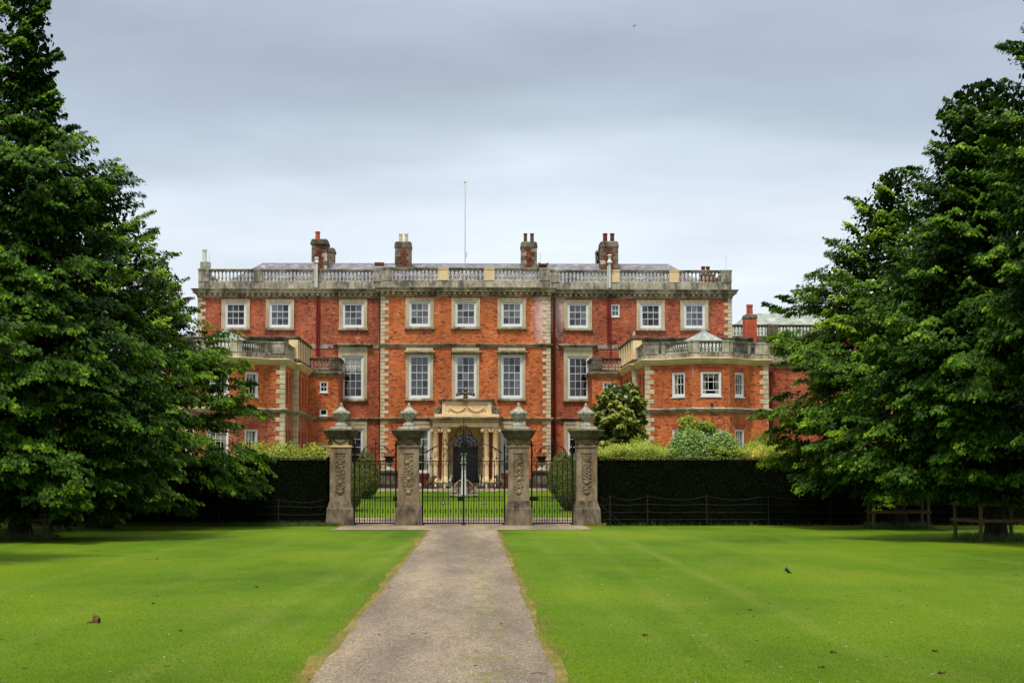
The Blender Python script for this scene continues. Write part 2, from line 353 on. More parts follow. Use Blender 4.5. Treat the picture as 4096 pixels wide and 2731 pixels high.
base = g.mix(g.math('MULTIPLY', g.ramp(g.noise(.33, 5, (1, .35, 1), .6, (14, 2, 0)), [(.60, 0.0), (.72, 1.0)]), .35), base, (.16, .16, .03))
for tr_ in (track((510, 2727), (1300, 2340), .35), track((2605, 2366), (2987, 2687), .30), track((900, 2731), (1560, 2230), .25), track((3700, 2731), (2700, 2250), .3)):
    base = g.mix(g.math('MULTIPLY', tr_, g.ramp(g.noise(.8, 5, (1, .3, 1)), [(.35, .05), (.65, .42)])), base, (.18, .215, .035))
base = g.mix(g.math('MULTIPLY', g.ramp(g.noise(2.4, 5, (1, .55, 1), .7, (21, 3, 0)), [(.60, 0.0), (.70, 1.0)]), .30), base, (.13, .11, .03))
base = g.mix(1.0, base, g.ramp(n_c, [(.25, .68), (.75, 1.3)]), 'MULTIPLY')
g.color(base); g.bump(n_c, .8, .03); m_lawn = g.m
g = M('gravel', .95, .1)
n_a = g.noise(.7, 5, (1, .12, 1)); n_f = g.noise(55, 3, None, .8); n_m = g.noise(4.5, 6, (1, .16, 1), .75, (6, 6, 0))
vo = g.n.new('ShaderNodeTexVoronoi'); vo.inputs['Scale'].default_value = 40; g.l.new(g.co, vo.inputs['Vector'])
c = g.mix(g.ramp(n_a, [(.38, 0.0), (.62, 1.0)]), srgb(124, 112, 98), srgb(158, 142, 120))
c = g.mix(1.0, c, g.ramp(n_m, [(.3, .78), (.5, 1.0), (.72, 1.22)]), 'MULTIPLY')
c = g.mix(1.0, c, g.ramp(n_f, [(.25, .5), (.5, 1.0), (.75, 1.45)]), 'MULTIPLY')
c = g.mix(.85, c, g.mix(1.0, c, g.ramp(vo.outputs['Color'], [(.1, .45), (.5, .95), (.95, 1.75)]), 'MULTIPLY'))
p = g.xyz()
dxm = g.math('ABSOLUTE', g.math('SUBTRACT', p[0], g.math('MULTIPLY_ADD', p[1], .0012, -.36)))
wheel = g.math('MULTIPLY', g.ramp(dxm, [(.0, 1.0), (.55, 0.0)]), g.ramp(g.noise(.7, 5, (1, .25, 1)), [(.38, 0.0), (.6, 1.0)]))
c = g.mix(g.math('MULTIPLY', wheel, .5), c, srgb(104, 98, 92))
dm = g.math('ABSOLUTE', g.math('SUBTRACT', p[0], .30))
moss = g.math('MULTIPLY', g.ramp(dm, [(.16, 1.0), (.5, 0.0)]), g.ramp(g.noise(2.6, 7, (1, .7, 1), .75, (2, 5, 0)), [(.54, 0.0), (.60, 1.0)]))
c = g.mix(g.math('MULTIPLY', moss, .9), c, (.17, .20, .02))
g.color(c); g.bump(g.math('ADD', n_f, vo.outputs['Distance']), .9, .02); m_gravel = g.m
g = M('dry_verge_grass', .9, .1)
k = g.ramp(g.noise(1.5, 6, (1, .5, 1), .7), [(.44, 0.0), (.66, 1.0)])
c = g.mix(k, srgb(100, 108, 40), srgb(158, 126, 84)); c = g.mix(1.0, c, g.ramp(g.noise(40, 3), [(.25, .6), (.75, 1.35)]), 'MULTIPLY')
g.color(c); g.bump(g.noise(40, 3), .8, .02); m_verge = g.m
g = M('leaf_litter', .95, .1); g.color(g.ramp(g.noise(5, 7, None, .75), [(.3, (.006, .005, .004)), (.6, (.030, .016, .010)), (.8, (.10, .035, .02))])); m_litter = g.m
g = M('far_meadow', .9, .1); g.color(g.ramp(g.noise(.03, 6), [(.3, (.06, .11, .01)), (.7, (.12, .18, .02))])); m_far = g.m

def frange(a, b, n): return [a+(b-a)*i/n for i in range(n+1)]
ysn = [-60, -30, 0]+frange(10, 90, 80)+frange(91, 121, 30)+[125]
sheet('lawn', frange(-70, 70, 70), ysn, m_lawn)
sheet('meadow', [-4000, -600, -100, 0, 100, 600, 4000], [-3000, -500, -60], m_far, -.05)
sheet('meadow', [-4000, -600, -70], [-60, 0, 90, 121, 125], m_far, -.01); sheet('meadow', [70, 600, 4000], [-60, 0, 90, 121, 125], m_far, -.01)
sheet('meadow', [-4000, -600, -100, 0, 100, 600, 4000], [125, 160, 600, 7000], m_far, 0)
# driveway edges measured on the ground
gl0 = ground(1240, 2731); gl1 = ground(1724, 2116); gr0 = ground(2226, 2731); gr1 = ground(1982, 2111)
def drive_l(y): return gl0[0]+(gl1[0]-gl0[0])*(y-gl0[1])/(gl1[1]-gl0[1])
def drive_r(y): return gr0[0]+(gr1[0]-gr0[0])*(y-gr0[1])/(gr1[1]-gr0[1])
def wobn(y, s): return .035*math.sin(y*.7+s)+.025*math.sin(y*1.9+s*2)+.015*math.sin(y*3.1+s*3)
YG = 88.0
ysd = [-60, -30, 0]+frange(8, YG-.5, 320)
def dx(u, y): 
    l, r = drive_l(y)+wobn(y, 1)*.6, drive_r(y)+wobn(y, 4)*.6
    return l+(r-l)*u
sheet('driveway', frange(0, 1, 8), ysd, m_gravel, .010, dx)
def vxl(u, y): return drive_l(y)+wobn(y, 1)*.6-(.15+.05*math.sin(y*.31)+.8*wobn(y*.8, 7))*(1-u)+.03*u
def vxr(u, y): return drive_r(y)+wobn(y, 4)*.6-.03*(1-u)+(.11+.04*math.sin(y*.37)+.8*wobn(y*.9, 5))*u
sheet('verge', frange(0, 1, 3), ysd[:-14], m_verge, .006, vxl); sheet('verge', frange(0, 1, 3), ysd[:-14], m_verge, .006, vxr)
xa, xb = ground(1345, 2112)[0], ground(2360, 2112)[0]
def cross(u, y):
    e = .15*math.sin(y*3)
    return xa+e+(xb-xa-2*e)*u
sheet('gravel_apron', frange(0, 1, 20), frange(ground(1862, 2119)[1], 94.3, 16), m_gravel, .014, lambda u, y: cross(u, y) if y < 88.6 else -14+28*u)
sheet('forecourt_gravel', frange(-9, 9, 10), frange(117.6, 121.8, 8), m_gravel, .014)
sheet('hedge_bed', frange(-32, X(1300, 88), 10), [87.0, 88.1, 89.5], m_litter, .012, lambda x, y: x)
sheet('hedge_bed', frange(X(2400, 88), 40, 10), [87.1, 88.1, 89.5], m_litter, .012, lambda x, y: x)

# ------------------------------------------------------------------ the house
YC, YS, YP, Y2, YL = 125.0, 126.2, 109.0, 114.0, 122.0
XC, XM = 5.65, 18.0
house = empty('country_house', (0, YC, 0), 'long symmetrical red brick country house with cream stone quoins, balustraded roofline and two bayed wings', 'house')
WZ = lambda py: Z(py, YP, 2600)
z_str2 = (Z(1389, YC), Z(1374, YC)); z_ent = (Z(1683, YC), Z(1670, YC)); z_bt = Z(1186, YC)
zc0, zc1 = Z(1186, YC), Z(1151, YC)

def brick_panel(p0, p1, z0, z1, holes, mat, seed=0, indiv=None, bricks=True, name='wall'):
    rnd = random.Random(seed); p0 = Vector(p0); p1 = Vector(p1); u = (p1-p0); Lw = u.length; u.normalize(); n = Vector((u.y, -u.x))
    us = sorted({0, Lw}|{min(max(h[k], 0), Lw) for h in holes for k in (0, 1)}); zs = sorted({z0, z1}|{min(max(h[k], z0), z1) for h in holes for k in (2, 3)})
    mb = MB(); W3 = lambda a, o, z: (p0.x+u.x*a+n.x*o, p0.y+u.y*a+n.y*o, z)
    for i in range(len(us)-1):
        for j in range(len(zs)-1):
            cu, cz = (us[i]+us[i+1])/2, (zs[j]+zs[j+1])/2
            if any(h[0] < cu < h[1] and h[2] < cz < h[3] for h in holes): continue
            mb.add([W3(us[i], 0, zs[j]), W3(us[i+1], 0, zs[j]), W3(us[i+1], 0, zs[j+1]), W3(us[i], 0, zs[j+1])], [(0, 1, 2, 3)])
    rvs = []
    for h in holes:
        rv = MB(); rvs.append(rv)
        a, b, c, d = h; D = -.34
        rv.add([W3(a, 0, c), W3(a, D, c), W3(a, D, d), W3(a, 0, d), W3(b, 0, c), W3(b, D, c), W3(b, D, d), W3(b, 0, d)], [(0, 3, 2, 1), (4, 5, 6, 7), (3, 7, 6, 2), (0, 1, 5, 4)])
    wall = mb.build(name, m_mortar, house)
    for rv in rvs: link('window_reveal', rv.mesh('window_reveal', m_redbr), wall)
    if not bricks: return wall
    V = []; T = []; H = .078; nrow = int((z1-z0)/H); H = (z1-z0)/nrow
    run = .5; cnt = 0
    for r in range(nrow):
        za = z0+r*H; zb = za+H-.009; zm = (za+zb)/2
        free = [(0, Lw)]
        for h in holes:
            if h[2] < zm < h[3]:
                nf = []
                for a, b in free:
                    if h[1] <= a or h[0] >= b: nf.append((a, b)); continue
                    if h[0] > a: nf.append((a, h[0]))
                    if h[1] < b: nf.append((h[1], b))
                free = nf
        x = -rnd.uniform(0, .3); k = r % 2
        while x < Lw:
            wd = .225 if k else .113; k = 1-k
            if rnd.random() < .12: wd = .225
            xe = x+wd
            for a, b in free:
                s, e = max(x, a), min(xe, b)-.009
                if e-s > .03:
                    q = rnd.uniform(.007, .014); t = min(1, max(0, rnd.gauss(.48, .14)))
                    if rnd.random() < .06: t = rnd.uniform(0, .15)
                    c8 = [W3(s, 0, za), W3(e, 0, za), W3(e, 0, zb), W3(s, 0, zb), W3(s, q, za), W3(e, q, za), W3(e, q, zb), W3(s, q, zb)]
                    if indiv and cnt < 300 and indiv[0] < (s+e)/2 < indiv[1] and indiv[2] < zm < indiv[3] and e-s > .09:
                        cnt += 1; key = round(e-s, 2)
                        if not hasattr(brick_panel, 'cache'): brick_panel.cache = {}
                        kk = (mat.name, key, int(t*6))
                        if kk not in brick_panel.cache:
                            b8 = [(0, 0, 0), (e-s, 0, 0), (e-s, 0, zb-za), (0, 0, zb-za), (0, -q, 0), (e-s, -q, 0), (e-s, -q, zb-za), (0, -q, zb-za)]
                            fv = [b8[i] for f in ((4, 5, 6, 7), (0, 4, 7, 3), (5, 1, 2, 6), (7, 6, 2, 3), (0, 1, 5, 4)) for i in f]
                            brick_panel.cache[kk] = quads_mesh('brick', fv, 4, mat, [t]*5)
                        link('brick', brick_panel.cache[kk], wall, c8[0], rz=math.atan2(u.y, u.x))
                    else:
                        for f in ((4, 5, 6, 7), (0, 4, 7, 3), (5, 1, 2, 6), (7, 6, 2, 3), (0, 1, 5, 4)):
                            V += [c8[i] for i in f]; T.append(t)
            x = xe
    o = link('brickwork', quads_mesh('brickwork', V, 4, mat, T), wall); tag(o, kind='stuff'); return wall

# ---- windows (local: x across, z up from the sill, y into the wall)
_wc = {}
def window(p, rz, z, w, h, cols, rows, meet=None, bw=.15, room='dark', sur=None, sill=True, bars=.027, hood=None, up=None, name='sash_window', lab=None, rec=0.0, tight=False):
    key = ('frame', round(w, 3), round(h, 3), cols, rows, meet, bw, up)
    if key not in _wc:
        mb = MB(); b = bw; f0, f1 = .035, .11
        mb.box(-w/2, -w/2+b*.6, .0, f1, 0, h); mb.box(w/2-b*.6, w/2, .0, f1, 0, h)
        mb.box(-w/2+b*.6, w/2-b*.6, .002, f1, h-b*.6, h); mb.box(-w/2+b*.6, w/2-b*.6, -.02, f1, 0, b*.7)
        iw0, iw1, iz0, iz1 = -w/2+b*.6, w/2-b*.6, b*.7, h-b*.6
        mb.box(iw0, iw0+b*.5, f0, f1-.002, iz0, iz1); mb.box(iw1-b*.5, iw1, f0, f1-.002, iz0, iz1)
        mb.box(iw0+b*.5, iw1-b*.5, f0+.002, f1-.004, iz0, iz0+b*.7); mb.box(iw0+b*.5, iw1-b*.5, f0+.002, f1-.004, iz1-b*.5, iz1)
        x0, x1, za, zb = iw0+b*.5, iw1-b*.5, iz0+b*.7, iz1-b*.5
        if up: mb.box(x0, x1, f0+.004, f1-.006, za+up, za+up+b*.5)
        zlo = za+(up+b*.5 if up else 0)
        cw = (x1-x0)/cols; ch = (zb-zlo)/rows
        for i in range(1, cols): mb.box(x0+i*cw-bars/2, x0+i*cw+bars/2, f0+.012, f1-.02, zlo, zb)
        for j in range(1, rows):
            t = bars*(1.5 if j == meet else 1); mb.box(x0, x1, f0+(.0 if j == meet else .016), f1-.024, zlo+j*ch-t/2, zlo+j*ch+t/2)
        _wc[key] = (mb.mesh('sash_frame', m_white), (x0, x1, zlo, zb, cw, ch))
        pm = MB(); pm.add([(0, 0, 0), (cw-bars, 0, 0), (cw-bars, 0, ch-bars), (0, 0, ch-bars)], [(0, 1, 2, 3)])
        _wc[('pane',)+key] = [pm.mesh('pane', g_) for g_ in m_glasses]
        rm = MB(); rm.add([(-w/2-.9, .2, -.4), (w/2+.9, .2, -.4), (w/2+.9, 2.4, -.4), (-w/2-.9, 2.4, -.4), (-w/2-.9, .2, h+.3), (w/2+.9, .2, h+.3), (w/2+.9, 2.4, h+.3), (-w/2-.9, 2.4, h+.3)],
             [(0, 1, 2, 3), (7, 6, 5, 4), (3, 2, 6, 7), (1, 5, 6, 2), (0, 3, 7, 4)])
        if w < .95 or tight: 
            rm = MB(); rm.add([(-w/2, .2, 0), (w/2, .2, 0), (w/2, .7, 0), (-w/2, .7, 0), (-w/2, .2, h), (w/2, .2, h), (w/2, .7, h), (-w/2, .7, h)], [(0, 1, 2, 3), (7, 6, 5, 4), (3, 2, 6, 7), (1, 5, 6, 2), (0, 3, 7, 4)])
        if rec: rm.box(-w/2, w/2, .6, .62, 0, h)
        _wc[('room',)+key] = rm.mesh('room_interior', m_room)
    me, (x0, x1, za, zb, cw, ch) = _wc[key]
    o = bpy.data.objects.new(name, me); COL.objects.link(o); o.parent = house; o.location = Vector((p[0]-math.sin(rz)*rec, p[1]+math.cos(rz)*rec, z))-Vector((0, YC, 0)); o.rotation_euler = (0, 0, rz)
    if lab: o['label'] = lab
    for i in range(cols):
        for j in range(rows): link('pane', random.choice(_wc[('pane',)+key]), o, local=(x0+i*cw+bars/2*(i > 0), .085+random.uniform(-.003, .003), za+j*ch+bars/2*(j > 0)))
    link('room_interior', _wc[('room',)+key], o, local=(0, 0, 0))
    if room in ('blind', 'reflection_sheet'):
        k = (room, round(w, 3), round(h, 3))
        if k not in _wc: q = MB(); q.box(-w/2, w/2, .16, .18, .04, h); _wc[k] = q.mesh(room, m_blind if room == 'blind' else m_pane_reflect)
        link(room, _wc[k], o, local=(0, 0, 0))
    elif room == 'swag':
        q = MB(); q.box(-w/2, w/2, .15, .17, h*.82, h); q.build('roller_blind', m_cream, None).parent = o
        q = MB(); n = 24
        for k in range(3):
            a = -w/2+.08+k*(w-.16)/3; b = a+(w-.16)/3
            for i in range(8):
                t0, t1 = i/8, (i+1)/8; xa_, xb_ = a+(b-a)*t0, a+(b-a)*t1
                l0, l1 = h*(.64+.035*(1-math.sin(math.pi*t0)))-.0, h*(.64+.035*(1-math.sin(math.pi*t1)))
                y0_, y1_ = .19+.03*math.sin(t0*12), .19+.03*math.sin(t1*12)
                q.add([(xa_, y0_, l0), (xb_, y1_, l1), (xb_, y1_, h*.83), (xa_, y0_, h*.83)], [(0, 1, 2, 3)])
        q.build('swagged_curtain', m_cream, None).parent = o
    elif room == 'curtain':
        if tight: q = MB(); q.box(-w/2, w/2, .17, .185, h*.76, h); q.build('roller_blind', m_cream, None).parent = o
        for s in (-1, 1):
            q = MB(); m = 14
            for i in range(m):
                t0, t1 = i/m, (i+1)/m; a, b = s*(w/2-t0*w*.27), s*(w/2-t1*w*.27)
                q.add([(a, .2+.03*math.sin(t0*25), 0), (b, .2+.03*math.sin(t1*25), 0), (b, .2+.03*math.sin(t1*25), h), (a, .2+.03*math.sin(t0*25), h)], [(0, 1, 2, 3)])
            q.build('curtain', m_cream, None).parent = o
    if sur:
        l, t, bot = sur; q = MB()
        if bot is None: bot = 0
        for s in (-1, 1):
            q.fbox(min(s*w/2, s*(w/2+l)), max(s*w/2, s*(w/2+l)), -.07, .02, bot, h, .015)
            q.box(min(s*(w/2+l*.62), s*(w/2+l-.012)), max(s*(w/2+l*.62), s*(w/2+l-.012)), -.10, -.06, bot, h+t*.6)
        q.fbox(-w/2-l, w/2+l, -.072, .02, h, h+t, .015); q.box(-w/2-l+.01, w/2+l-.01, -.105, -.068, h+t*.62, h+t-.01)
        q.build('stone_surround', m_surr, None).parent = o
        if sill:
            q = MB(); q.fbox(-w/2-l-.06, w/2+l+.06, -.17, .03, -.17, -.03, .02); q.box(-w/2-l+.02, w/2+l-.02, -.10, .03, -.03, 0); q.build('sill', m_cornice, None).parent = o
    elif sill:
        q = MB(); q.box(-w/2-.06, w/2+.06, -.06, .03, -.06, 0); q.build('sill', m_white if sill == 'white' else m_surr, None).parent = o
    if hood:
        lo, hi, hw = hood; q = MB(); q.box(-hw+.12, hw-.12, -.16, .02, lo, lo+(hi-lo)*.35); q.box(-hw+.05, hw-.05, -.26, .02, lo+(hi-lo)*.35, lo+(hi-lo)*.6); q.box(-hw, hw, -.34, .02, lo+(hi-lo)*.6, hi)
        q.build('hood_moulding', m_cornice, None).parent = o
    return o

# ---- main front walls with their openings
holesC = []; holesL = []; holesR = []
def rect(pxa, pxb, pya, pyb, Y): 
    x0, x1 = X(pxa, Y, (pya+pyb)/2), X(pxb, Y, (pya+pyb)/2); return x0, x1, Z(pyb, Y), Z(pya, Y)
wn = 1.43; dxw = X(2047, YC, 1250)
top_z = (Z(1307, YC), Z(1206, YC)); mid_z = (Z(1593, YC), Z(1420, YC)); gr_z = (Z(1892, YC), Z(1714, YC))
S_T = (.24, .22, None)
for k in (-1, 0, 1):
    c = k*dxw
    holesC.append((c-wn/2+XC, c+wn/2+XC, *top_z)); holesC.append((c-wn/2+XC, c+wn/2+XC, *mid_z))
    if k: holesC.append((c-wn/2+XC, c+wn/2+XC, *gr_z))
holesC.append((X(1788, YC)+XC, X(1938, YC)+XC, 0, Z(1706, YC)))
sideX = [X(1413, YS, 1250), X(1120, YS, 1250), X(943, YS, 1250)]
for c in sideX:
    for hs, off in ((holesL, XM), (holesR, -XC)):
        cc = c if off == XM else -c
        hs.append((cc-wn/2+off, cc+wn/2+off, *top_z))
for hs, cc, off in ((holesL, sideX[0], XM), (holesR, -sideX[0], -XC)):
    hs.append((cc-wn/2+off, cc+wn/2+off, *mid_z)); hs.append((cc-wn/2+off, cc+wn/2+off, *gr_z))
sw = (X(2461, YS, 1245), .56, Z(1267, YS, 2461), Z(1218, YS, 2461))
holesR.append((sw[0]-.28-XC, sw[0]+.28-XC, sw[2], sw[3]))
brick_panel((-XC, YC), (XC, YC), 0, z_bt, holesC, m_brick_c, 1)
brick_panel((-XM, YS), (-XC, YS), 0, z_bt, holesL, m_brick_s, 2)
brick_panel((XC, YS), (XM, YS), 0, z_bt, holesR, m_brick_s, 3)
for a, b in (((-XC, YS), (-XC, YC)), ((XC, YC), (XC, YS))): brick_panel(a, b, 0, z_bt, [], m_brick_s, 4)
for a, b in (((-XM, 142), (-XM, YS)), ((XM, YS), (XM, 142)), ((XM, 142), (-XM, 142))): brick_panel(a, b, 0, z_bt, [], m_brick_s, 5, bricks=False)
mw = mid_z[1]-mid_z[0]
for k in (-1, 0, 1):
    c = k*dxw
    window((c, YC), 0, top_z[0], wn, top_z[1]-top_z[0], 3, 3, 2, room='blind', sur=S_T)
    window((c, YC), 0, mid_z[0], wn, mw, 3, 5, 3, room='reflection_sheet', sur=(.2, Z(1391, YC)-mid_z[1], None), hood=(mw+.06, mw+.26, wn/2+.30))
    if k: window((c, YC), 0, gr_z[0], wn, gr_z[1]-gr_z[0], 3, 5, 3, room='curtain', sur=(.22, z_ent[0]-gr_z[1]-.01, -.9), sill=False)
for s in (-1, 1):
    for i, c in enumerate(sideX):
        window((-s*c, YS), 0, top_z[0], wn, top_z[1]-top_z[0], 3, 3, 2, room='blind', sur=S_T)
    c = -s*sideX[0]
    window((c, YS), 0, mid_z[0], wn, mw, 3, 5, 3, room='swag' if s < 0 else 'dark', sur=(.26, .62, None), hood=(mw+.60, mw+.83, wn/2+.60))
    window((c, YS), 0, gr_z[0], wn, gr_z[1]-gr_z[0], 3, 5, 3, room='dark', sur=(.26, z_ent[0]-gr_z[1]-.01, -.9), sill=False)
window((sw[0], YS), 0, sw[2], .56, sw[3]-sw[2], 2, 2, 1, bw=.07, room='blind', sill=True)
# keystones over the ground floor side windows
for s in (-1, 1):
    q = MB(); c = s*-sideX[0]*-1; c = s*abs(sideX[0]); a, b = gr_z[1]+.04, z_ent[0]-.02
    q.add([(c-.10, YS-.14, a), (c+.10, YS-.14, a), (c+.16, YS-.14, b), (c-.16, YS-.14, b), (c-.10, YS, a), (c+.10, YS, a), (c+.16, YS, b), (c-.16, YS, b)], [(0, 1, 2, 3), (0, 4, 5, 1), (1, 5, 6, 2), (2, 6, 7, 3), (3, 7, 4, 0)])
    q.build('keystone', m_surr, house)

# ---- bands, cornice
front = [(-XM, 142), (-XM, YS), (-XC, YS), (-XC, YC), (XC, YC), (XC, YS), (XM, YS), (XM, 142)]
MB().sweep(front, [(0, zc0), (.07, zc0), (.07, zc0+.10), (.11, zc0+.12), (.11, zc1-.33), (.30, zc1-.30), (.34, zc1-.26), (.34, zc1-.16), (.38, zc1-.13), (.42, zc1-.07), (.45, zc1-.02), (.45, zc1), (0, zc1+.04)]).build('cornice', m_cornice, house)
md = MB(); md.fbox(-.075, .075, -.17, 0, -.10, .10, .02); md.blob((0, -.17, 0), (.035, .03, .035)); me_mod = md.mesh('modillion', m_cornice)
def modil(x0, x1, y, zz):
    n = int((x1-x0)/.36); 
    for i in range(n): link('modillion', me_mod, house, (x0+(i+.5)*(x1-x0)/n, y-.11, zz))
zmod = zc0+.22
modil(-XC-.1, XC+.1, YC, zmod); modil(-XM-.1, -XC-.15, YS, zmod); modil(XC+.15, XM+.1, YS, zmod)
a, b = z_str2
MB().sweep([(-XC, YS), (-XC, YC), (XC, YC), (XC, YS)], [(0, a), (.06, a), (.10, a+.08), (.15, a+.12), (.20, b-.05), (.20, b-.01), (0, b+.01)]).build('string_course', m_cornice, house)
for s in (-1, 1):
    for xa_, xb_ in ((XC, abs(sideX[0])-wn/2-.62), (abs(sideX[0])+wn/2+.62, XM)):
        x0, x1 = sorted((s*xa_, s*xb_)); MB().box(x0, x1, YS-.05, YS+.02, a-.02, b).build('string_course', m_stone, house)
a, b = z_ent
MB().sweep(front[1:-1], [(0, a), (.05, a), (.08, a+.07), (.16, a+.10), (.22, b-.04), (.22, b), (0, b+.02)]).build('ground_floor_cornice', m_cornice, house)
MB().sweep(front[1:-1], [(0, 0), (.10, 0), (.10, .55), (0, .60)]).build('plinth', m_dark, house)

# ---- quoins
def quoins(x, y, sx, z0, z1, pitch=.235, lw=.52, sw_=.26, depth=.4, mat=None, rnd=random.Random(11)):
    n = int((z1-z0)/pitch); ph = (z1-z0)/n
    for i in range(n):
        w = lw if i % 2 else sw_; d = .26 if i % 2 else .5
        q = MB(); k = ('q', round(w, 2), sx, round(ph, 3), d, i % 6)
        if k not in _wc:
            wj = w+rnd.uniform(-.015, .015); x0, x1 = (-.035, wj) if sx > 0 else (-wj, .035)
            q.fbox(x0, x1, -.04+rnd.uniform(-.006, .006), d*.9, .012, ph-.014, .02); _wc[k] = q.mesh('quoin', m_quoin)
        link('quoin', _wc[k], house, (x, y, z0+i*ph))
z_bot = .6
quoins(-XC, YC, 1, z_bot, z_ent[0]); quoins(-XC, YC, 1, z_ent[1], z_str2[0]); quoins(-XC, YC, 1, z_str2[1], zc0)
quoins(XC, YC, -1, z_bot, z_ent[0]); quoins(XC, YC, -1, z_ent[1], z_str2[0]); quoins(XC, YC, -1, z_str2[1], zc0)
quoins(-XM, YS, 1, 9.0, zc0); quoins(XM, YS, -1, 9.0, zc0)

# ---- balustrades
def baluster_mesh(h, r=.085, n=8):
    k = ('bal', round(h, 3), r)
    if k not in _wc:
        q = MB(); q.box(-r, r, -r, r, 0, h*.09); q.box(-r, r, -r, r, h*.93, h)
        q.lathe(0, 0, [(r*.85, h*.09), (r*.62, h*.13), (r*.55, h*.17), (r*.92, h*.30), (r*1.0, h*.38), (r*.85, h*.48), (r*.52, h*.64), (r*.42, h*.78), (r*.55, h*.82), (r*.45, h*.85), (r*.75, h*.93)], n)
        _wc[k] = q.mesh('baluster', m_stone)
    return _wc[k]
def balustrade(p0, p1, zb, zp, zr, zt, peds, pitch=.235, cap=.30, yoff=.12, mat=None, blocks=.9, name='balustrade', pp=.03, gold=()):
    """plinth zb..zp, balusters zp..zr, rail zr..zt; peds = [(u0,u1)] along the run"""
    mat = mat or m_stone; p0 = Vector(p0); p1 = Vector(p1); u = p1-p0; Lw = u.length; u.normalize(); ang = math.atan2(u.y, u.x)
    root = bpy.data.objects.new(name, None)
    q = MB(); q.box(0, Lw, -.17+yoff, .17+yoff, zr+.035, zt-.03); q.box(-.0, Lw, -.21+yoff, .21+yoff, zt-.03, zt); q.box(0, Lw, -.14+yoff, .14+yoff, zr, zr+.035)
    root = bpy.data.objects.new(name, q.mesh('balustrade_rail', mat)); COL.objects.link(root); root.parent = house
    root.location = Vector((p0.x, p0.y, 0))-Vector((0, YC, 0)); root.rotation_euler = (0, 0, ang)
    rnd = random.Random(int(abs(p0.x*10)))
    x = 0; edges = [0]
    while x < Lw-.01:
        x = min(Lw, x+blocks*rnd.uniform(.8, 1.25)); 
        if Lw-x < .35: x = Lw
        edges.append(x)
    for a, b in zip(edges, edges[1:]):
        q = MB(); q.fbox(a+.006, b-.006, -.19+yoff+rnd.uniform(0, .012), .19+yoff, zb, zp-.004, .012); link('plinth_block', q.mesh('plinth_block', mat), root, local=(0, 0, 0))
    for pk, (a, b) in enumerate(peds):
        q = MB(); q.fbox(a, b, -.19+yoff-pp, .2+yoff, zp, zr+.02, .012); q.box(a-.035, b+.035, -.26+yoff, .25+yoff, zt-.035, zt+.012); q.box(a-.015, b+.015, -.215+yoff-pp, .22+yoff, zr+.02, zt-.035)
        link('pedestal', q.mesh('pedestal', m_gold if pk in gold else mat), root, local=(0, 0, 0))
    ed = sorted(peds); spans = []; prev = 0
    for a, b in ed+[(Lw, Lw)]:
        if a-prev > .3: spans.append((prev, a))
        prev = max(prev, b)
    for a, b in spans:
        n = max(1, int((b-a-.05)/pitch)); 
        for i in range(n): link('baluster', baluster_mesh(zr-zp), root, local=(a+(i+.5)*(b-a)/n, yoff, zp), rz=rnd.uniform(-.05, .05))
    return root
zb, zp, zr, zt = zc1+.03, Z(1122, YC), Z(1080, YC), Z(1071, YC)
def pu(lst, Y, x0): return [(X(a, Y, 1100)-x0, X(b, Y, 1100)-x0) for a, b in lst]
balustrade((-XC, YC), (XC, YC), zb, zp, zr, zt, [(0, .72), (X(1753, YC, 1100)+XC, X(1794, YC, 1100)+XC), (X(1937, YC, 1100)+XC, X(1977, YC, 1100)+XC), (2*XC-.72, 2*XC)], gold=(1, 2))
balustrade((-XM, YS), (-XC-.02, YS), zb, zp, zr, zt, [(0, .72)]+pu([(1014, 1050), (1249, 1285), (1494, 1526)], YS, -XM))
balustrade((XC+.02, YS), (XM, YS), zb, zp, zr, zt, pu([(2203, 2236), (2446, 2477), (2676, 2714)], YS, XC)+[(XM-XC-.72, XM-XC)], gold=(1, 2))
for x in (-XM, XM):
    p, q_ = ((x, 142), (x, YS+.35)) if x < 0 else ((x, YS+.35), (x, 142))
    balustrade(p, q_, zb, zp, zr, zt, [(3, 3.6), (8, 8.6), (13, 13.6)] if x > 0 else [(2, 2.6), (7, 7.6), (12, 12.6)])

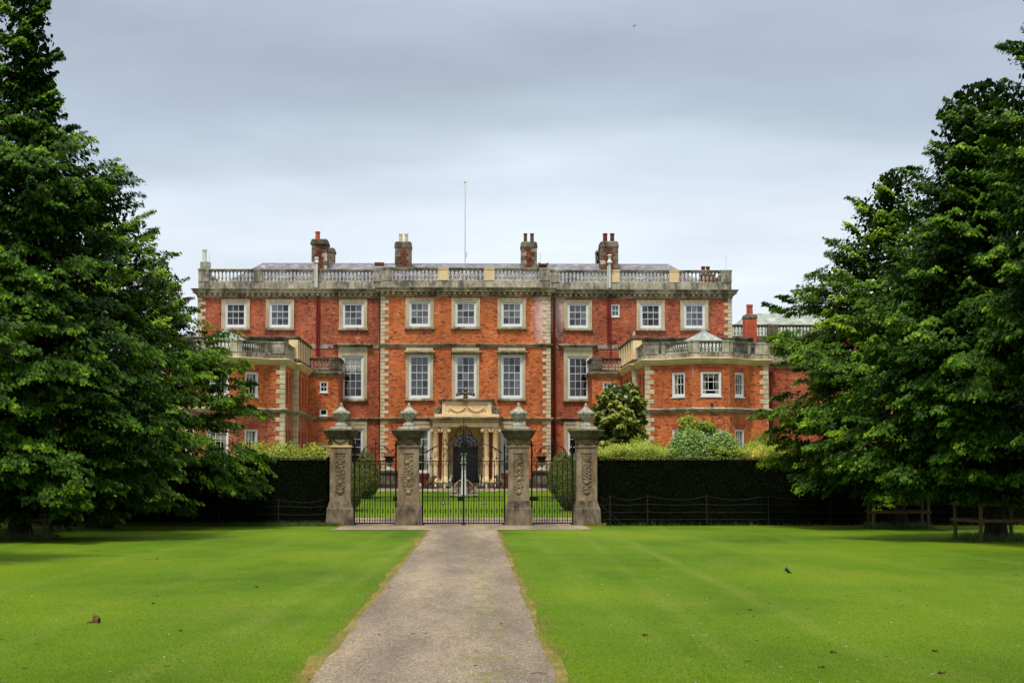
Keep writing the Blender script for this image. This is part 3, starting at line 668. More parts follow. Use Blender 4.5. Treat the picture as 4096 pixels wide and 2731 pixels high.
# ---- roof with slates
def slates(parent, A, B, Cc, D, mat, exp=.25, wd=.30, seed=1, top_indiv=0, name='slate'):
    """quad A-B eaves (left,right), D-Cc ridge (left,right)"""
    A, B, Cc, D = map(Vector, (A, B, Cc, D)); rnd = random.Random(seed)
    up = ((D+Cc)/2-(A+B)/2); hgt = up.length; n = (B-A).cross(D-A).normalized(); 
    if n.z < 0: n = -n
    rows = int(hgt/exp); V = []; T = []; ind = []
    for r in range(rows):
        t0, t1 = r/rows, (r+1)/rows; L0, R0, L1, R1 = A.lerp(D, t0), B.lerp(Cc, t0), A.lerp(D, t1), B.lerp(Cc, t1)
        wl = (R0-L0).length; m = max(1, int(wl/wd)); off = .5 if r % 2 else 0
        for i in range(m+1):
            s0, s1 = max(0, (i-off)/m), min(1, (i+1-off)/m)
            if s1-s0 < .002: continue
            g_ = .004/max(wl, .1); lift = rnd.uniform(.012, .022)
            q = [L0.lerp(R0, s0+g_)+n*lift, L0.lerp(R0, s1-g_)+n*lift, L1.lerp(R1, s1-g_)+n*.004, L1.lerp(R1, s0+g_)+n*.004]
            e = [L0.lerp(R0, s0+g_), L0.lerp(R0, s1-g_), q[1], q[0]]; t = min(1, max(0, rnd.gauss(.5, .2)))
            if r >= rows-top_indiv and len(ind) < 300: ind.append((q, e, t)); continue
            for f in (q, e): V += [tuple(v) for v in f]; T.append(t)
    if V: o = link('slating', quads_mesh('slating', V, 4, mat, T), parent); tag(o, kind='stuff')
    for q, e, t in ind:
        c = q[0]; me = quads_mesh('slate', [tuple(v-c) for v in q+e], 4, mat, [t, t]); link(name, me, parent, tuple(c))
ze = Z(1140, 127.4); zri = Z(1057, 133)
xr0, xr1 = X(1050, 133, 1057), X(2674, 133, 1060); xe = XM-1.5
A, B = (-xe, 127.3, ze), (xe, 127.3, ze); Cc, D = (xr1, 133, zri), (xr0, 133, zri); A2, B2 = (-xe, 138.7, ze), (xe, 138.7, ze)
roof = MB().add([A, B, Cc, D, A2, B2], [(0, 1, 2, 3), (1, 5, 2), (5, 4, 3, 2), (4, 0, 3)]).add([(-XM, YS, ze-.02), (XM, YS, ze-.02), (XM, 142, ze-.02), (-XM, 142, ze-.02)], [(0, 1, 2, 3)]).build('roof', m_lead, house)
slates(roof, A, B, Cc, D, m_slate, top_indiv=3, seed=3)
slates(roof, A2, A, Vector(D)+Vector((.0, -.02, 0)), D, m_slate, seed=4); slates(roof, B, B2, Cc, Vector(Cc)+Vector((0, -.02, 0)), m_slate, seed=5)
q = MB(); q.tube([D, Cc], .07, 6); q.tube([A, D], .05, 5); q.tube([B, Cc], .05, 5); link('ridge_capping', q.mesh('ridge_capping', m_lead), roof)
q = MB(); x0, x1 = X(1495, 130, 1054), X(1533, 130, 1054); q.box(x0, x1, 131, 131.6, zri-.3, Z(1050, 131)); q.build('roof_vent', m_pot_d, house)
q = MB(); x0, x1 = X(2157, 132, 1056), X(2190, 132, 1056); q.box(x0, x1, 132, 132.5, zri-.2, Z(1054, 132)+.02); q.blob((x0, 132, Z(1054, 132)), (.07, .07, .09)); q.blob((x1, 132, Z(1054, 132)), (.07, .07, .09)); q.build('roof_vent', m_pot_d, house)

# ---- chimneys
def brick_skin(x0, x1, y0, y1, z0, z1, mat, parent, seed):
    rnd = random.Random(seed); V = []; T = []; H = .078
    for (a, b) in (((x0, y0), (x1, y0)), ((x1, y0), (x1, y1)), ((x0, y1), (x0, y0))):
        a = Vector(a); b = Vector(b); u = (b-a); Lw = u.length; u.normalize(); n = Vector((u.y, -u.x)); z = z0; r = 0
        while z < z1-.04:
            x = -rnd.uniform(0, .2); k = r % 2
            while x < Lw:
                w_ = .225 if k else .113; k = 1-k; s, e = max(0, x), min(Lw, x+w_)-.009; x += w_
                if e-s < .03: continue
                q = [(a.x+u.x*c+n.x*o, a.y+u.y*c+n.y*o, zz_) for c, o, zz_ in ((s, .01, z), (e, .01, z), (e, .01, min(z+H-.009, z1)), (s, .01, min(z+H-.009, z1)))]
                V += q; T.append(min(1, max(0, rnd.gauss(.5, .22))))
            z += H; r += 1
    tag(link('brickwork', quads_mesh('brickwork', V, 4, mat, T), parent), kind='stuff')
def chimney(pxa, pxb, py_cap0, py_cap1, Y, dep, pots, pot_top, potm, cap_px, zb=14.0, capm=None, stackm=None, blocks=True, r=None):
    x0, x1 = X(pxa, Y, py_cap1), X(pxb, Y, py_cap1); c0, c1 = Z(py_cap0, Y), Z(py_cap1, Y); ox = (cap_px-(pxb-pxa))/2*Y/F
    q = MB(); q.box(x0, x1, Y, Y+dep, zb, c1); st = q.build('chimney', stackm or m_chbr, house)
    brick_skin(x0, x1, Y, Y+dep, max(zb, c1-3.2), c1, stackm or m_chbr, st, int(pxa))
    rnd = random.Random(int(pxa))
    if blocks:      # dressed stone blocks up the corners
        H = .29; zz = c1-H; k = 0
        while zz > zb+1.0:
            for s in (0, 1):
                w = (.36 if (k+s) % 2 else .2)
                a, b = (x0-.012, x0+w) if s == 0 else (x1-w, x1+.012)
                q = MB(); q.fbox(a, b, Y-.02, Y+.3, zz+.008, zz+H-.008, .012); link('chimney_block', q.mesh('chimney_block', m_chst if rnd.random() < .7 else m_stone), st)
            zz -= H; k += 1
    h = c0-c1
    q = MB(); cx, cy = (x0+x1)/2, Y+dep/2; hw, hd = (x1-x0)/2, dep/2; rt = (hd+ox)/(hw+ox)
    q.sqlathe(cx, cy, [(hw+ox*.6, c1), (hw+ox, c1+h*.12), (hw+ox, c1+h*.42), (hw+ox*.5, c1+h*.5), (hw+ox*.4, c1+h*.8), (hw-.08, c0)], rt)
    link('chimney_cap', q.mesh('chimney_cap', capm or m_chst), st)
    for (a, b, dy) in pots:
        xa_, xb_ = X(a, Y, py_cap0), X(b, Y, py_cap0); rr = (xb_-xa_)/2; zt_ = Z(pot_top, Y)
        q = MB(); q.lathe((xa_+xb_)/2, Y+dy, [(rr*1.05, c0-.05), (rr*.95, c0+.1), (rr*.88, zt_-.15), (rr*1.05, zt_-.12), (rr*1.05, zt_-.02), (rr*.7, zt_), (rr*.6, zt_-.3)], 12); link('chimney_pot', q.mesh('chimney_pot', potm), st)
    return st
chimney(1247, 1308, 956, 981, 131, 1.6, [(1258, 1278, .6)], 923, m_pot_r, 72)
chimney(1300, 1336, 991, 1012, 137, 1.4, [], 990, m_pot_r, 44)
chimney(1580, 1645, 966, 994, 131, 1.2, [(1594, 1609, .5), (1617, 1632, .5)], 931, m_pot_c, 70)
chimney(2085, 2147, 965, 992, 131, 1.2, [(2095, 2110, .5), (2121, 2137, .5)], 929, m_pot_k, 68)
chimney(2402, 2472, 962, 990, 131, 1.6, [(2413, 2432, .5), (2442, 2460, .5)], 928, m_pot_d, 76)
chimney(2387, 2402, 997, 1008, 137, 1.4, [], 990, m_pot_r, 20)
chimney(2806, 2862, 1092, 1098, 133, 1.2, [(2808, 2825, .5), (2827, 2843, .5)], 1060, m_pot_d, 60, blocks=False)
chimney(801, 837, 1049, 1053, 127.2, .7, [], 1001, m_greyp, 38, capm=m_stone, stackm=m_urn, blocks=False)
q = MB(); xx = X(818, 127.5, 1020); q.tube([(xx, 127.5, Z(1050, 127.5)), (xx, 127.5, Z(1003, 127.5))], .15, 10); q.tube([(xx, 127.5, Z(1006, 127.5)), (xx, 127.5, Z(1001, 127.5))], .18, 10); q.build('flue_pipe', m_greyp, house)
# gas flues rising in front of the parapet
for px, tp, cow in ((1267, 1032, 0), (2438, 1020, 1)):
    xx = X(px, YS-.2, 1100); q = MB(); q.tube([(xx, YS-.3, Z(1152, YS)), (xx, YS-.3, Z(tp+8, YS))], .085, 8)
    q.tube([(xx-.15, YS-.25, Z(1152, YS)), (xx-.15, YS-.25, Z(1100, YS)), (xx-.12, YS-.25, Z(1062, YS))], .035, 6)
    if cow: q.lathe(xx, YS-.3, [(.12, Z(tp+34, YS)), (.2, Z(tp+30, YS)), (.14, Z(tp+24, YS)), (.1, Z(tp+20, YS)), (.1, Z(tp+4, YS)), (.2, Z(tp+2, YS)), (.05, Z(tp-2, YS))], 10)
    else: q.lathe(xx, YS-.3, [(.10, Z(tp+22, YS)), (.16, Z(tp+20, YS)), (.10, Z(tp+14, YS)), (.14, Z(tp+4, YS)), (.13, Z(tp, YS))], 10)
    q.build('flue_pipe', m_greyp, house)
for px, a, b, Y in ((838, 1012, 1078, 127), (2161, 1010, 1058, 132), (2904, 1023, 1080, 127)):
    xx = X(px, Y, 1040); q = MB(); q.tube([(xx, Y, Z(b, Y)), (xx, Y, Z(a, Y))], .014, 4); q.tube([(xx-.05, Y, Z(a+10, Y)), (xx, Y, Z(a+13, Y)), (xx+.06, Y, Z(a+10, Y))], .01, 4); q.build('lightning_rod', m_greyp, house)
# rain pipes
def pipe(px, Y, pa, pb, r=.055, mat=None, yo=-.12):
    xx = X(px, Y, (pa+pb)/2); q = MB(); za, zb_ = Z(pa, Y), Z(pb, Y) if pb < 1940 else .05
    q.tube([(xx, Y+yo, za), (xx, Y+yo, zb_)], r, 8); zz = za-1.2
    while zz > zb_+.5: q.tube([(xx, Y+yo, zz), (xx, Y+yo, zz-.1)], r*1.35, 8); zz -= 1.8
    return q.build('rain_pipe', mat or m_pipe, house)
pipe(1268, YS, 1186, 1425, .05); pipe(1276, YS, 1186, 1425, .06); pipe(2431, YS, 1186, 1372); pipe(2441, YS, 1186, 1440)
pipe(1521, YS, 1190, 1945, .07, yo=-.3); pipe(2217, YS, 1190, 1945, .07, yo=-.3)
q = MB(); xx = X(2441, YS, 1370); q.tube([(xx, YS-.1, Z(1372, YS)), (xx+.2, YS-.1, Z(1364, YS)), (xx+.42, YS-.1, Z(1358, YS))], .05, 6); q.build('rain_pipe', m_pipe, house)

# ---- link blocks and wings, right hand outline then mirrored
z_ws = (WZ(1652), WZ(1635)); z_wc = (WZ(1455), WZ(1437)); zw_p, zw_r, zw_t = WZ(1417), WZ(1378), WZ(1370)
zl = (Z(1506, YL, 1354), Z(1488, YL, 1354)); zl_p, zl_r, zl_t = Z(1476, YL, 1354), Z(1440, YL, 1354), Z(1430, YL, 1354)
XB = 14.05; bay = [(11.5, YP), (13.0, 107.0), (15.1, 107.0), (16.6, YP)]
def mir(path, s): return path if s > 0 else [(-x, y) for x, y in path][::-1]
for s in (-1, 1):
    wingm = m_brick_w; lowm = m_brick_w if s > 0 else m_brick_p
    def panel(a, b, z0, z1, holes, mat, seed, indiv=None):
        if s > 0: return brick_panel(a, b, z0, z1, holes, mat, seed, indiv)
        Lw = (Vector(b)-Vector(a)).length
        return brick_panel((-b[0], b[1]), (-a[0], a[1]), z0, z1, [(Lw-h[1], Lw-h[0], h[2], h[3]) for h in holes], mat, seed, indiv)
    def win(pa, pb, u, z, w, h, *args, **kw):
        pa, pb = Vector(pa), Vector(pb); d = (pb-pa).normalized(); p = pa+d*u; ang = math.atan2(d.y, d.x)
        if s < 0: p = Vector((-p.x, p.y)); ang = -ang
        return window((p.x, p.y), ang, z, w, h, *args, **kw)
    # link block
    lk = [(8.26, YS), (8.26, YL), (10.2, YL)]
    cu = .95; lh = [(cu-.25, cu+.25, Z(1569, YL, 1277), Z(1527, YL, 1277)), (cu-.25, cu+.25, Z(1663, YL, 1277), Z(1636, YL, 1277)), (cu-.25, cu+.25, Z(1815, YL, 1277), Z(1784, YL, 1277))]
    panel(lk[0], lk[1], 0, zl[0], [], wingm, 20+s); panel(lk[1], lk[2], 0, zl[0], lh, wingm, 22+s)
    win(lk[1], lk[2], cu, lh[0][2], .5, lh[0][3]-lh[0][2], 2, 2, 1, bw=.07, sill='white')
    for h in lh[1:]: win(lk[1], lk[2], cu, h[2], .5, h[3]-h[2], 1, 1, bw=.07, sill='white')
    a, b = zl; MB().sweep(mir(lk, s), [(0, a), (.04, a), (.08, a+.1), (.16, a+.14), (.24, b-.05), (.24, b), (0, b+.02)]).build('cornice', m_cornice, house)
    a, b = z_ent; MB().sweep(mir([(8.26, YL), (10.2, YL)], s), [(0, a), (.05, a), (.12, a+.1), (.16, b), (0, b)]).build('string_course', m_cornice, house)
    pts = mir(lk, s)
    for i in range(2):
        L2 = (Vector(pts[i+1])-Vector(pts[i])).length
        pd = {(1, 0): [], (1, 1): [(0, .62)], (-1, 0): [(L2-.62, L2)], (-1, 1): []}[(s, i)]
        balustrade(pts[i], pts[i+1], zl[1], zl_p, zl_r, zl_t, pd, pitch=.19, yoff=.1, mat=m_chst, blocks=.7)
    q = MB(); q.box(*(sorted((s*8.4, s*10.3))), YL+.1, YS, zl[1]-.1, zl[1]); q.build('roof', m_lead, house)
    # wing walls
    seg = [(10.2, YL+2), (10.2, Y2), (10.5, Y2), (10.5, YP)]+bay+[(17.65, YP), (17.65, Y2)]
    up = (5.12, 6.92); lo = (1.0, 3.55)
    sides = {0: [(YL+2-yy-.42, YL+2-yy+.42, *up) for yy in (115.4, 117.7, 119.9)]+[(YL+2-yy-.42, YL+2-yy+.42, *lo) for yy in (115.4, 117.7, 119.9)],
             2: [(Y2-yy-.4, Y2-yy+.4, *up) for yy in (110.4, 112.4)]+[(Y2-yy-.4, Y2-yy+.4, *lo) for yy in (110.4, 112.4)]}
    fu = (WZ(1593)+.05, WZ(1490)-.05); fl = (.9, WZ(1715)-.03)
    facet = 2.5
    sides[4] = [(facet/2+.07-.52, facet/2+.07+.52, *fu), (facet/2+.07-.52, facet/2+.07+.52, *fl)]; sides[6] = [(facet/2-.07-.52, facet/2-.07+.52, *fu), (facet/2-.07-.52, facet/2-.07+.52, *fl)]
    sides[5] = [(1.05-.58, 1.05+.58, *fu), (1.05-.58, 1.05+.58, *fl)]
    for i in range(len(seg)-1):
        hs = sides.get(i, [])
        for z0, z1, mt in ((z_ws[0]+.05, z_wc[0], wingm), (0, z_ws[0]+.05, lowm)):
            panel(seg[i], seg[i+1], z0, z1, [h for h in hs if z0 < (h[2]+h[3])/2 < z1], mt, 30+i+s*50, (.2, 1.9, z0, z1) if (i == 5 and s > 0 and z0 > 1) else None)
        for h in hs:
            uc, wd_ = (h[0]+h[1])/2, h[1]-h[0]; upr = h[2] > 4
            if i in (4, 5, 6):
                if upr: win(seg[i], seg[i+1], uc, h[2], wd_, h[3]-h[2], 3, 2, 1, room='curtain', sill='white', bw=.12, bars=.024, tight=True, up=.16 if (i == 5 and s > 0) else None)
                else: win(seg[i], seg[i+1], uc, h[2], wd_, h[3]-h[2], 3, 4, 2, room='curtain', sill='white', bw=.12, bars=.024, tight=True)
            else: win(seg[i], seg[i+1], uc, h[2], wd_, h[3]-h[2], 2, 4, 2, bw=.08, sill=False, rec=.17)
    # flat gauged brick arches over the bay windows
    for i in (4, 5, 6):
        for h in sides[i]:
            a = Vector(seg[i]); d = (Vector(seg[i+1])-a).normalized(); nn = Vector((d.y, -d.x)); q = MB(); m = 17; uc = (h[0]+h[1])/2; hw = (h[1]-h[0])/2
            for k in range(m):
                t0, t1 = k/m, (k+1)/m; b0, b1 = uc-hw+2*hw*t0+.004, uc-hw+2*hw*t1-.004; f_ = 1.28
                c0, c1 = uc+(b0-uc)*f_, uc+(b1-uc)*f_; W_ = lambda u_, o_, z_: ((a.x+d.x*u_+nn.x*o_)*s, a.y+d.y*u_+nn.y*o_, z_)
                vs = [W_(b0, .018, h[3]+.005), W_(b1, .018, h[3]+.005), W_(c1, .018, h[3]+.30), W_(c0, .018, h[3]+.30), W_(b0, -.02, h[3]+.005), W_(b1, -.02, h[3]+.005), W_(c1, -.02, h[3]+.30), W_(c0, -.02, h[3]+.30)]
                q.add(vs, [(0, 1, 2, 3), (0, 4, 5, 1), (1, 5, 6, 2), (2, 6, 7, 3), (3, 7, 4, 0)])
            q.build('brick_arch', m_redbr, house)
    a, b = z_ws; outl = seg
    MB().sweep(mir(outl, s), [(0, a), (.04, a), (.10, a+.10), (.17, a+.13), (.20, b-.03), (.15, b), (0, b+.03)]).build('string_course', m_stone, house)
    a, b = z_wc; MB().sweep(mir(outl, s), [(0, a-.10), (.04, a-.10), (.05, a+.02), (.16, a+.04), (.20, a+.12), (.30, b-.06), (.30, b-.01), (0, b+.03)]).build('cornice', m_gold, house)
    q = MB()      # dentils
    pth = mir(outl, s)
    for i in range(len(pth)-1):
        A_, B_ = Vector(pth[i]), Vector(pth[i+1]); Lw = (B_-A_).length; d = (B_-A_).normalized(); nn = Vector((d.y, -d.x)); m = int(Lw/.16)
        for k in range(m):
            c_ = A_+d*(k+.5)*Lw/m; p_ = [c_-d*.04+nn*.03, c_+d*.04+nn*.03, c_+d*.04+nn*.12, c_-d*.04+nn*.12]
            q.add([(v.x, v.y, a-.06) for v in p_]+[(v.x, v.y, a+.04) for v in p_], [(0, 1, 2, 3), (2, 3, 7, 6), (1, 2, 6, 5), (3, 0, 4, 7)])
    tag(q.build('dentil_band', m_gold, house), kind='stuff')
    quoins(s*10.5, YP, s, .5, z_ws[0], .265, .50, .27); quoins(s*10.5, YP, s, z_ws[1], z_wc[0]-.1, .265, .50, .27)
    quoins(s*17.65, YP, -s, z_ws[1], z_wc[0]-.1, .265, .50, .27)
    quoins(s*10.2, Y2, s, 1.5, z_ws[0], .33, .29, .29); quoins(s*10.2, Y2, s, z_ws[1], z_wc[0]-.1, .33, .29, .29)
    # wing balustrade round the bay
    bl = [(10.5, Y2), (10.5, YP)]+bay+[(17.65, YP), (17.65, Y2)]; pts = mir(bl, s); nseg = len(pts)-1
    pedw = {0: [(4.5, 5.0), (0, .3)], 1: [(0, .75)], 2: [(0, .25), (2.2, 2.5)], 3: [(0, .42), (1.68, 2.1)], 4: [(0, .3), (2.25, 2.5)], 5: [(.3, 1.05)], 6: [(0, .5)]}
    for i in range(nseg):
        L2 = (Vector(pts[i+1])-Vector(pts[i])).length; key = i if s > 0 else nseg-1-i
        pd = pedw[key]; pd = pd if s > 0 else [(L2-b_, L2-a_) for a_, b_ in pd]
        balustrade(pts[i], pts[i+1], z_wc[1]+.02, zw_p, zw_r, zw_t, [(max(0, a_), min(L2, b_)) for a_, b_ in pd], pitch=.19, yoff=.12, mat=m_stone, blocks=.75)
    # tall panelled parapet over the deeper part of the wing
    zt2 = Z(1346, Y2, 1180); zb2 = z_wc[1]+.02
    at_ = mir([(10.22, YL+1.9), (10.22, Y2+.02), (17.6, Y2+.02)], s)
    q = MB(); q.sweep(at_, [(-.3, zb2), (0.0, zb2), (.03, zb2+.25), (-.04, zb2+.27), (-.04, zt2-.22), (.02, zt2-.20), (.06, zt2-.1), (.10, zt2-.08), (.10, zt2), (-.35, zt2), (-.35, zb2)])
    par = q.build('attic_parapet', m_chst, house)
    for yy in frange(Y2+.5, YL+1.4, 5):
        q = MB(); x0, x1 = sorted((s*10.14, s*10.4)); q.box(x0, x1, yy-.25, yy+.25, zb2+.27, zt2-.2); link('parapet_pilaster', q.mesh('parapet_pilaster', m_gold), par)
    q = MB(); x0, x1 = sorted((s*10.19, s*10.75)); q.box(x0, x1, Y2-.03, Y2+.4, zb2+.27, zt2-.2); link('parapet_pilaster', q.mesh('parapet_pilaster', m_gold), par)
    q = MB(); x0, x1 = sorted((s*10.3, s*17.6)); q.box(x0, x1, Y2+.3, YS, z_wc[1], z_wc[1]+.1); q.build('roof', m_lead, house)
    # slate pyramid over the bay
    ap = (XB, 110.0, Z(1324, 110.0, 2798)); zz = z_wc[1]+.30
    cs = [(s*x_, y_, zz) for x_, y_ in ((11.35, 109.5), (13.1, 107.45), (15.0, 107.45), (16.75, 109.5), (16.75, 113.2), (11.35, 113.2))]
    if s < 0: cs = cs[::-1]
    pr = MB().add(cs+[(s*ap[0], ap[1], ap[2])], [(i, (i+1) % 6, 6) for i in range(6)]).build('bay_roof', m_lead, house)
    for i in range(6): slates(pr, cs[i], cs[(i+1) % 6], (s*ap[0]+.01, ap[1], ap[2]), (s*ap[0]-.01, ap[1], ap[2]), m_slateg, seed=60+i, exp=.22)
    q = MB()
    for c_ in cs: q.tube([c_, (s*ap[0], ap[1], ap[2])], .05, 5)
    q.blob((s*ap[0], ap[1], ap[2]), (.12, .12, .12)); link('ridge_capping', q.mesh('ridge_capping', m_lead), pr)
# wall lamp and small finial on the right wing
q = MB(); c = at(2848, 1618, 106.9); q.blob((c[0], 106.85, c[2]), (.10, .12, .08)); q.box(c[0]-.02, c[0]+.02, 106.85, 107.0, c[2]-.03, c[2]+.03); q.build('flood_lamp', m_iron, house)
q = MB(); c = at(2848, 1655, 106.9); q.lathe(c[0], 106.8, [(.03, c[2]+.12), (.06, c[2]), (.11, c[2]-.08), (.02, c[2]-.09)], 8); q.tube([(c[0], 106.8, c[2]+.1), (c[0], 107.0, c[2]+.2)], .015, 4); q.build('flood_lamp', m_iron, house)
q = MB(); c = at(2536, 1338, Y2+.2); q.lathe(c[0], Y2+.1, [(.09, c[2]-.28), (.10, c[2]-.24), (.06, c[2]-.2), (.11, c[2]-.08), (.10, c[2]+.02), (.04, c[2]+.10), (.05, c[2]+.14), (.0, c[2]+.2)], 10); q.build('finial', m_urn, house)
# recessed outer wall of the right wing and its mirror
for s in (-1, 1):
    a, b = ((17.65, 112.0), (27, 112.0)) if s > 0 else ((-27, 112.0), (-17.65, 112.0))
    brick_panel(a, b, 0, z_wc[0], [], m_brick_s, 90+s)
    MB().sweep([a, b], [(0, z_wc[0]-.1), (.05, z_wc[0]-.1), (.1, z_wc[0]), (.26, z_wc[1]-.05), (.26, z_wc[1]), (0, z_wc[1]+.03)]).build('cornice', m_cornice, house)
    balustrade(a, b, z_wc[1]+.02, zw_p, zw_r, zw_t, [(1.3, 2.0), (5, 5.6)] if s > 0 else [(3.7, 4.3), (7, 7.6)], pitch=.2, blocks=.75)
    x0 = X(3084, 111.8, 1520) if s > 0 else -X(3084, 111.8, 1520)
    q = MB(); q.box(x0-.15, x0+.15, 111.6, 111.95, z_wc[0]-.35, z_wc[0]-.05); q.tube([(x0, 111.8, z_wc[0]-.3), (x0, 111.8, 0)], .07, 8); q.build('rain_pipe', m_pipe, house)
# rear range on the right: balustrade, slate roof, brick chimney
yR = 136.0; zR0, zRp, zRr, zRt = Z(1372, yR, 3000), Z(1344, yR, 3000), Z(1306, yR, 3000), Z(1298, yR, 3000)
brick_panel((XM, yR), (31, yR), 0, zR0-.2, [], m_brick_s, 95, bricks=False)
MB().box(XM, 31, yR-.3, yR+.1, zR0-.2, zR0).build('cornice', m_cornice, house)
balustrade((XM+.02, yR), (31, yR), zR0, zRp, zRr, zRt, [(4.0, 4.8), (8, 8.8)], pitch=.24, mat=m_chst)
rA, rB = (XM+1.2, yR+1, zRp), (34, yR+1, zRp); rC, rD = (34, yR+6, Z(1254, yR+6, 3100)), (X(2992, yR+6, 1254), yR+6, Z(1254, yR+6, 3100))
rr = MB().add([rA, rB, rC, rD, (XM+1.2, yR+11, zRp), (34, yR+11, zRp)], [(0, 1, 2, 3), (4, 0, 3), (5, 4, 3, 2)]).build('roof', m_lead, house)
slates(rr, rA, rB, rC, rD, m_slateg, seed=70); slates(rr, (XM+1.2, yR+11, zRp), rA, Vector(rD)+Vector((0, -.02, 0)), rD, m_slateg, seed=71)
chimney(2979, 3027, 1254, 1272, 118, .9, [(2988, 2998, .3), (2996, 3016, .45)], 1213, m_pot_r, 54, zb=7.6, stackm=m_redbr, blocks=False)
# dormant tiled roof behind the trees on the far right
rC2 = MB().box(27, 31, 128, 134, 0, 10.5).build('stair_tower', m_redbr, house)
# ------------------------------------------------------------------ portico and front door
YF = 122.9
e0, e1 = X(1731, YF, 1700), X(1994, YF, 1700); zeb, zet = Z(1707, YF), Z(1689, YF); zk0, zk1 = zet, Z(1668, YF)
q = MB(); q.box(e0, e1, YF-.32, YC, zeb, zet); po = q.build('portico', m_gold, house)
q = MB(); q.sweep([(e0, YC), (e0, YF-.32), (e1, YF-.32), (e1, YC)], [(0, zk0), (.06, zk0), (.08, zk0+.12), (.2, zk0+.16), (.30, zk1-.08), (.32, zk1), (0, zk1+.02)]); q.add([(e0-.2, YF-.5, zk1), (e1+.2, YF-.5, zk1), (e1+.2, YC, zk1), (e0-.2, YC, zk1)], [(0, 1, 2, 3)]); link('portico_cornice', q.mesh('portico_cornice', m_cornice), po)
n = 44
q = MB()
for i in range(n): xx = e0+(i+.5)*(e1-e0)/n; q.box(xx-.028, xx+.028, YF-.45, YF-.38, zk0+.05, zk0+.13)
tag(link('dentil_band', q.mesh('dentil_band', m_gold), po), kind='stuff')
zb0 = .33
for px in (1742, 1780.5, 1944.5, 1982.5):
    cx = X(px, YF, 1800); r = .215; q = MB(); zc_ = zeb-.32
    q.sqlathe(cx, YF, [(r*1.45, zb0), (r*1.45, zb0+.12)]); q.lathe(cx, YF, [(r*1.35, zb0+.12), (r*1.4, zb0+.17), (r*1.15, zb0+.22), (r*1.25, zb0+.27), (r*1.02, zb0+.32), (r, zb0+.5), (r*.98, zb0+1.5), (r*.88, zc_-.06), (r*.95, zc_-.04), (r*.95, zc_), (r*.86, zc_+.02), (r*.86, zc_+.12)], 20)
    co = link('column', q.mesh('column', m_gold, True), po)
    q = MB(); q.box(cx-r*1.35, cx+r*1.35, YF-r*1.2, YF+r*1.2, zeb-.07, zeb); q.box(cx-r*1.1, cx+r*1.1, YF-r*1.0, YF+r, zc_+.10, zeb-.07)
    for sx in (-1, 1):
        vx, vz = cx+sx*r*1.18, zc_+.10
        q.tube([(vx, YF-r*1.25, vz), (vx, YF+r*1.2, vz)], .115, 14); q.tube([(vx, YF-r*1.32, vz), (vx, YF-r*1.2, vz)], .045, 8)
    link('capital', q.mesh('capital', m_gold), co)
# recess walls, arched door
dx0, dx1 = X(1790, YC), X(1936, YC); ytop = zeb; d0, d1 = X(1812, YC+.6), X(1912, YC+.6); yb = YC+.6
q = MB(); q.box(dx0-.12, dx0+.02, YC, yb+.6, 0, ytop); q.box(dx1-.02, dx1+.12, YC, yb+.6, 0, ytop); q.box(dx0, dx1, YC-.5, yb+.6, ytop-.05, ytop)
ra = (d1-d0)/2; zsp = Z(1735, YC)-ra; cxd = (d0+d1)/2; m = 16; vs = []; 
arc = [(cxd-ra*math.cos(math.pi*i/m), zsp+ra*math.sin(math.pi*i/m)) for i in range(m+1)]
outer = [(dx0 if i < m/2 else dx1, max(zsp, min(ytop, zsp+(ytop-zsp)*math.sin(math.pi*i/m)*1.6))) for i in range(m+1)]
outer = [((dx0+(dx1-dx0)*min(1, max(0, (i-m*.25)/(m*.5)))), (ytop if m*.25 <= i <= m*.75 else zsp+(ytop-zsp)*min(i, m-i)/(m*.25))) for i in range(m+1)]
for i in range(m): q.add([(arc[i][0], yb, arc[i][1]), (arc[i+1][0], yb, arc[i+1][1]), (outer[i+1][0], yb, outer[i+1][1]), (outer[i][0], yb, outer[i][1])], [(0, 1, 2, 3)])
q.add([(dx0, yb, 0), (d0, yb, 0), (d0, yb, zsp), (dx0, yb, zsp)], [(0, 1, 2, 3)]).add([(d1, yb, 0), (dx1, yb, 0), (dx1, yb, zsp), (d1, yb, zsp)], [(0, 1, 2, 3)])
link('porch_recess', q.mesh('porch_recess', m_gold), po)
q = MB(); q.box(d0, d1, yb+.18, yb+.26, .3, zsp)
for k in (0, 1):
    for (a, b) in ((.5, 1.2), (1.35, 2.4), (2.5, zsp-.1)):
        x0 = d0+.08+k*(d1-d0)/2; q.fbox(x0, x0+(d1-d0)/2-.16, yb+.15, yb+.18, a, b, .02)
dr = link('front_door', q.mesh('front_door', m_dkdoor), po)
q = MB(); q.blob((cxd+.07, yb+.12, 1.55), (.06, .06, .06)); link('door_knob', q.mesh('door_knob', m_gilt), dr)
q = MB()
for i in range(1, 8):
    a = math.pi*i/8; q.tube([(cxd, yb+.16, zsp), (cxd-ra*math.cos(a), yb+.16, zsp+ra*math.sin(a))], .02, 4)
for rr_ in (.35, .68, .98): q.tube([(cxd-ra*rr_*math.cos(math.pi*i/16), yb+.16, zsp+ra*rr_*math.sin(math.pi*i/16)) for i in range(17)], .02, 4)
fl = link('fanlight', q.mesh('fanlight', m_dkdoor), dr)
q = MB(); q.add([(cxd, yb+.2, zsp)]+[(cxd-ra*math.cos(math.pi*i/16), yb+.2, zsp+ra*math.sin(math.pi*i/16)) for i in range(17)], [(0, i+2, i+1) for i in range(16)]); link('fanlight_glass', q.mesh('fanlight_glass', m_glass), dr)
q = MB(); q.box(dx0-.1, dx1+.1, yb+.6, yb+3, 0, ytop+.2); link('hall_interior', q.mesh('hall_interior', m_room), po)
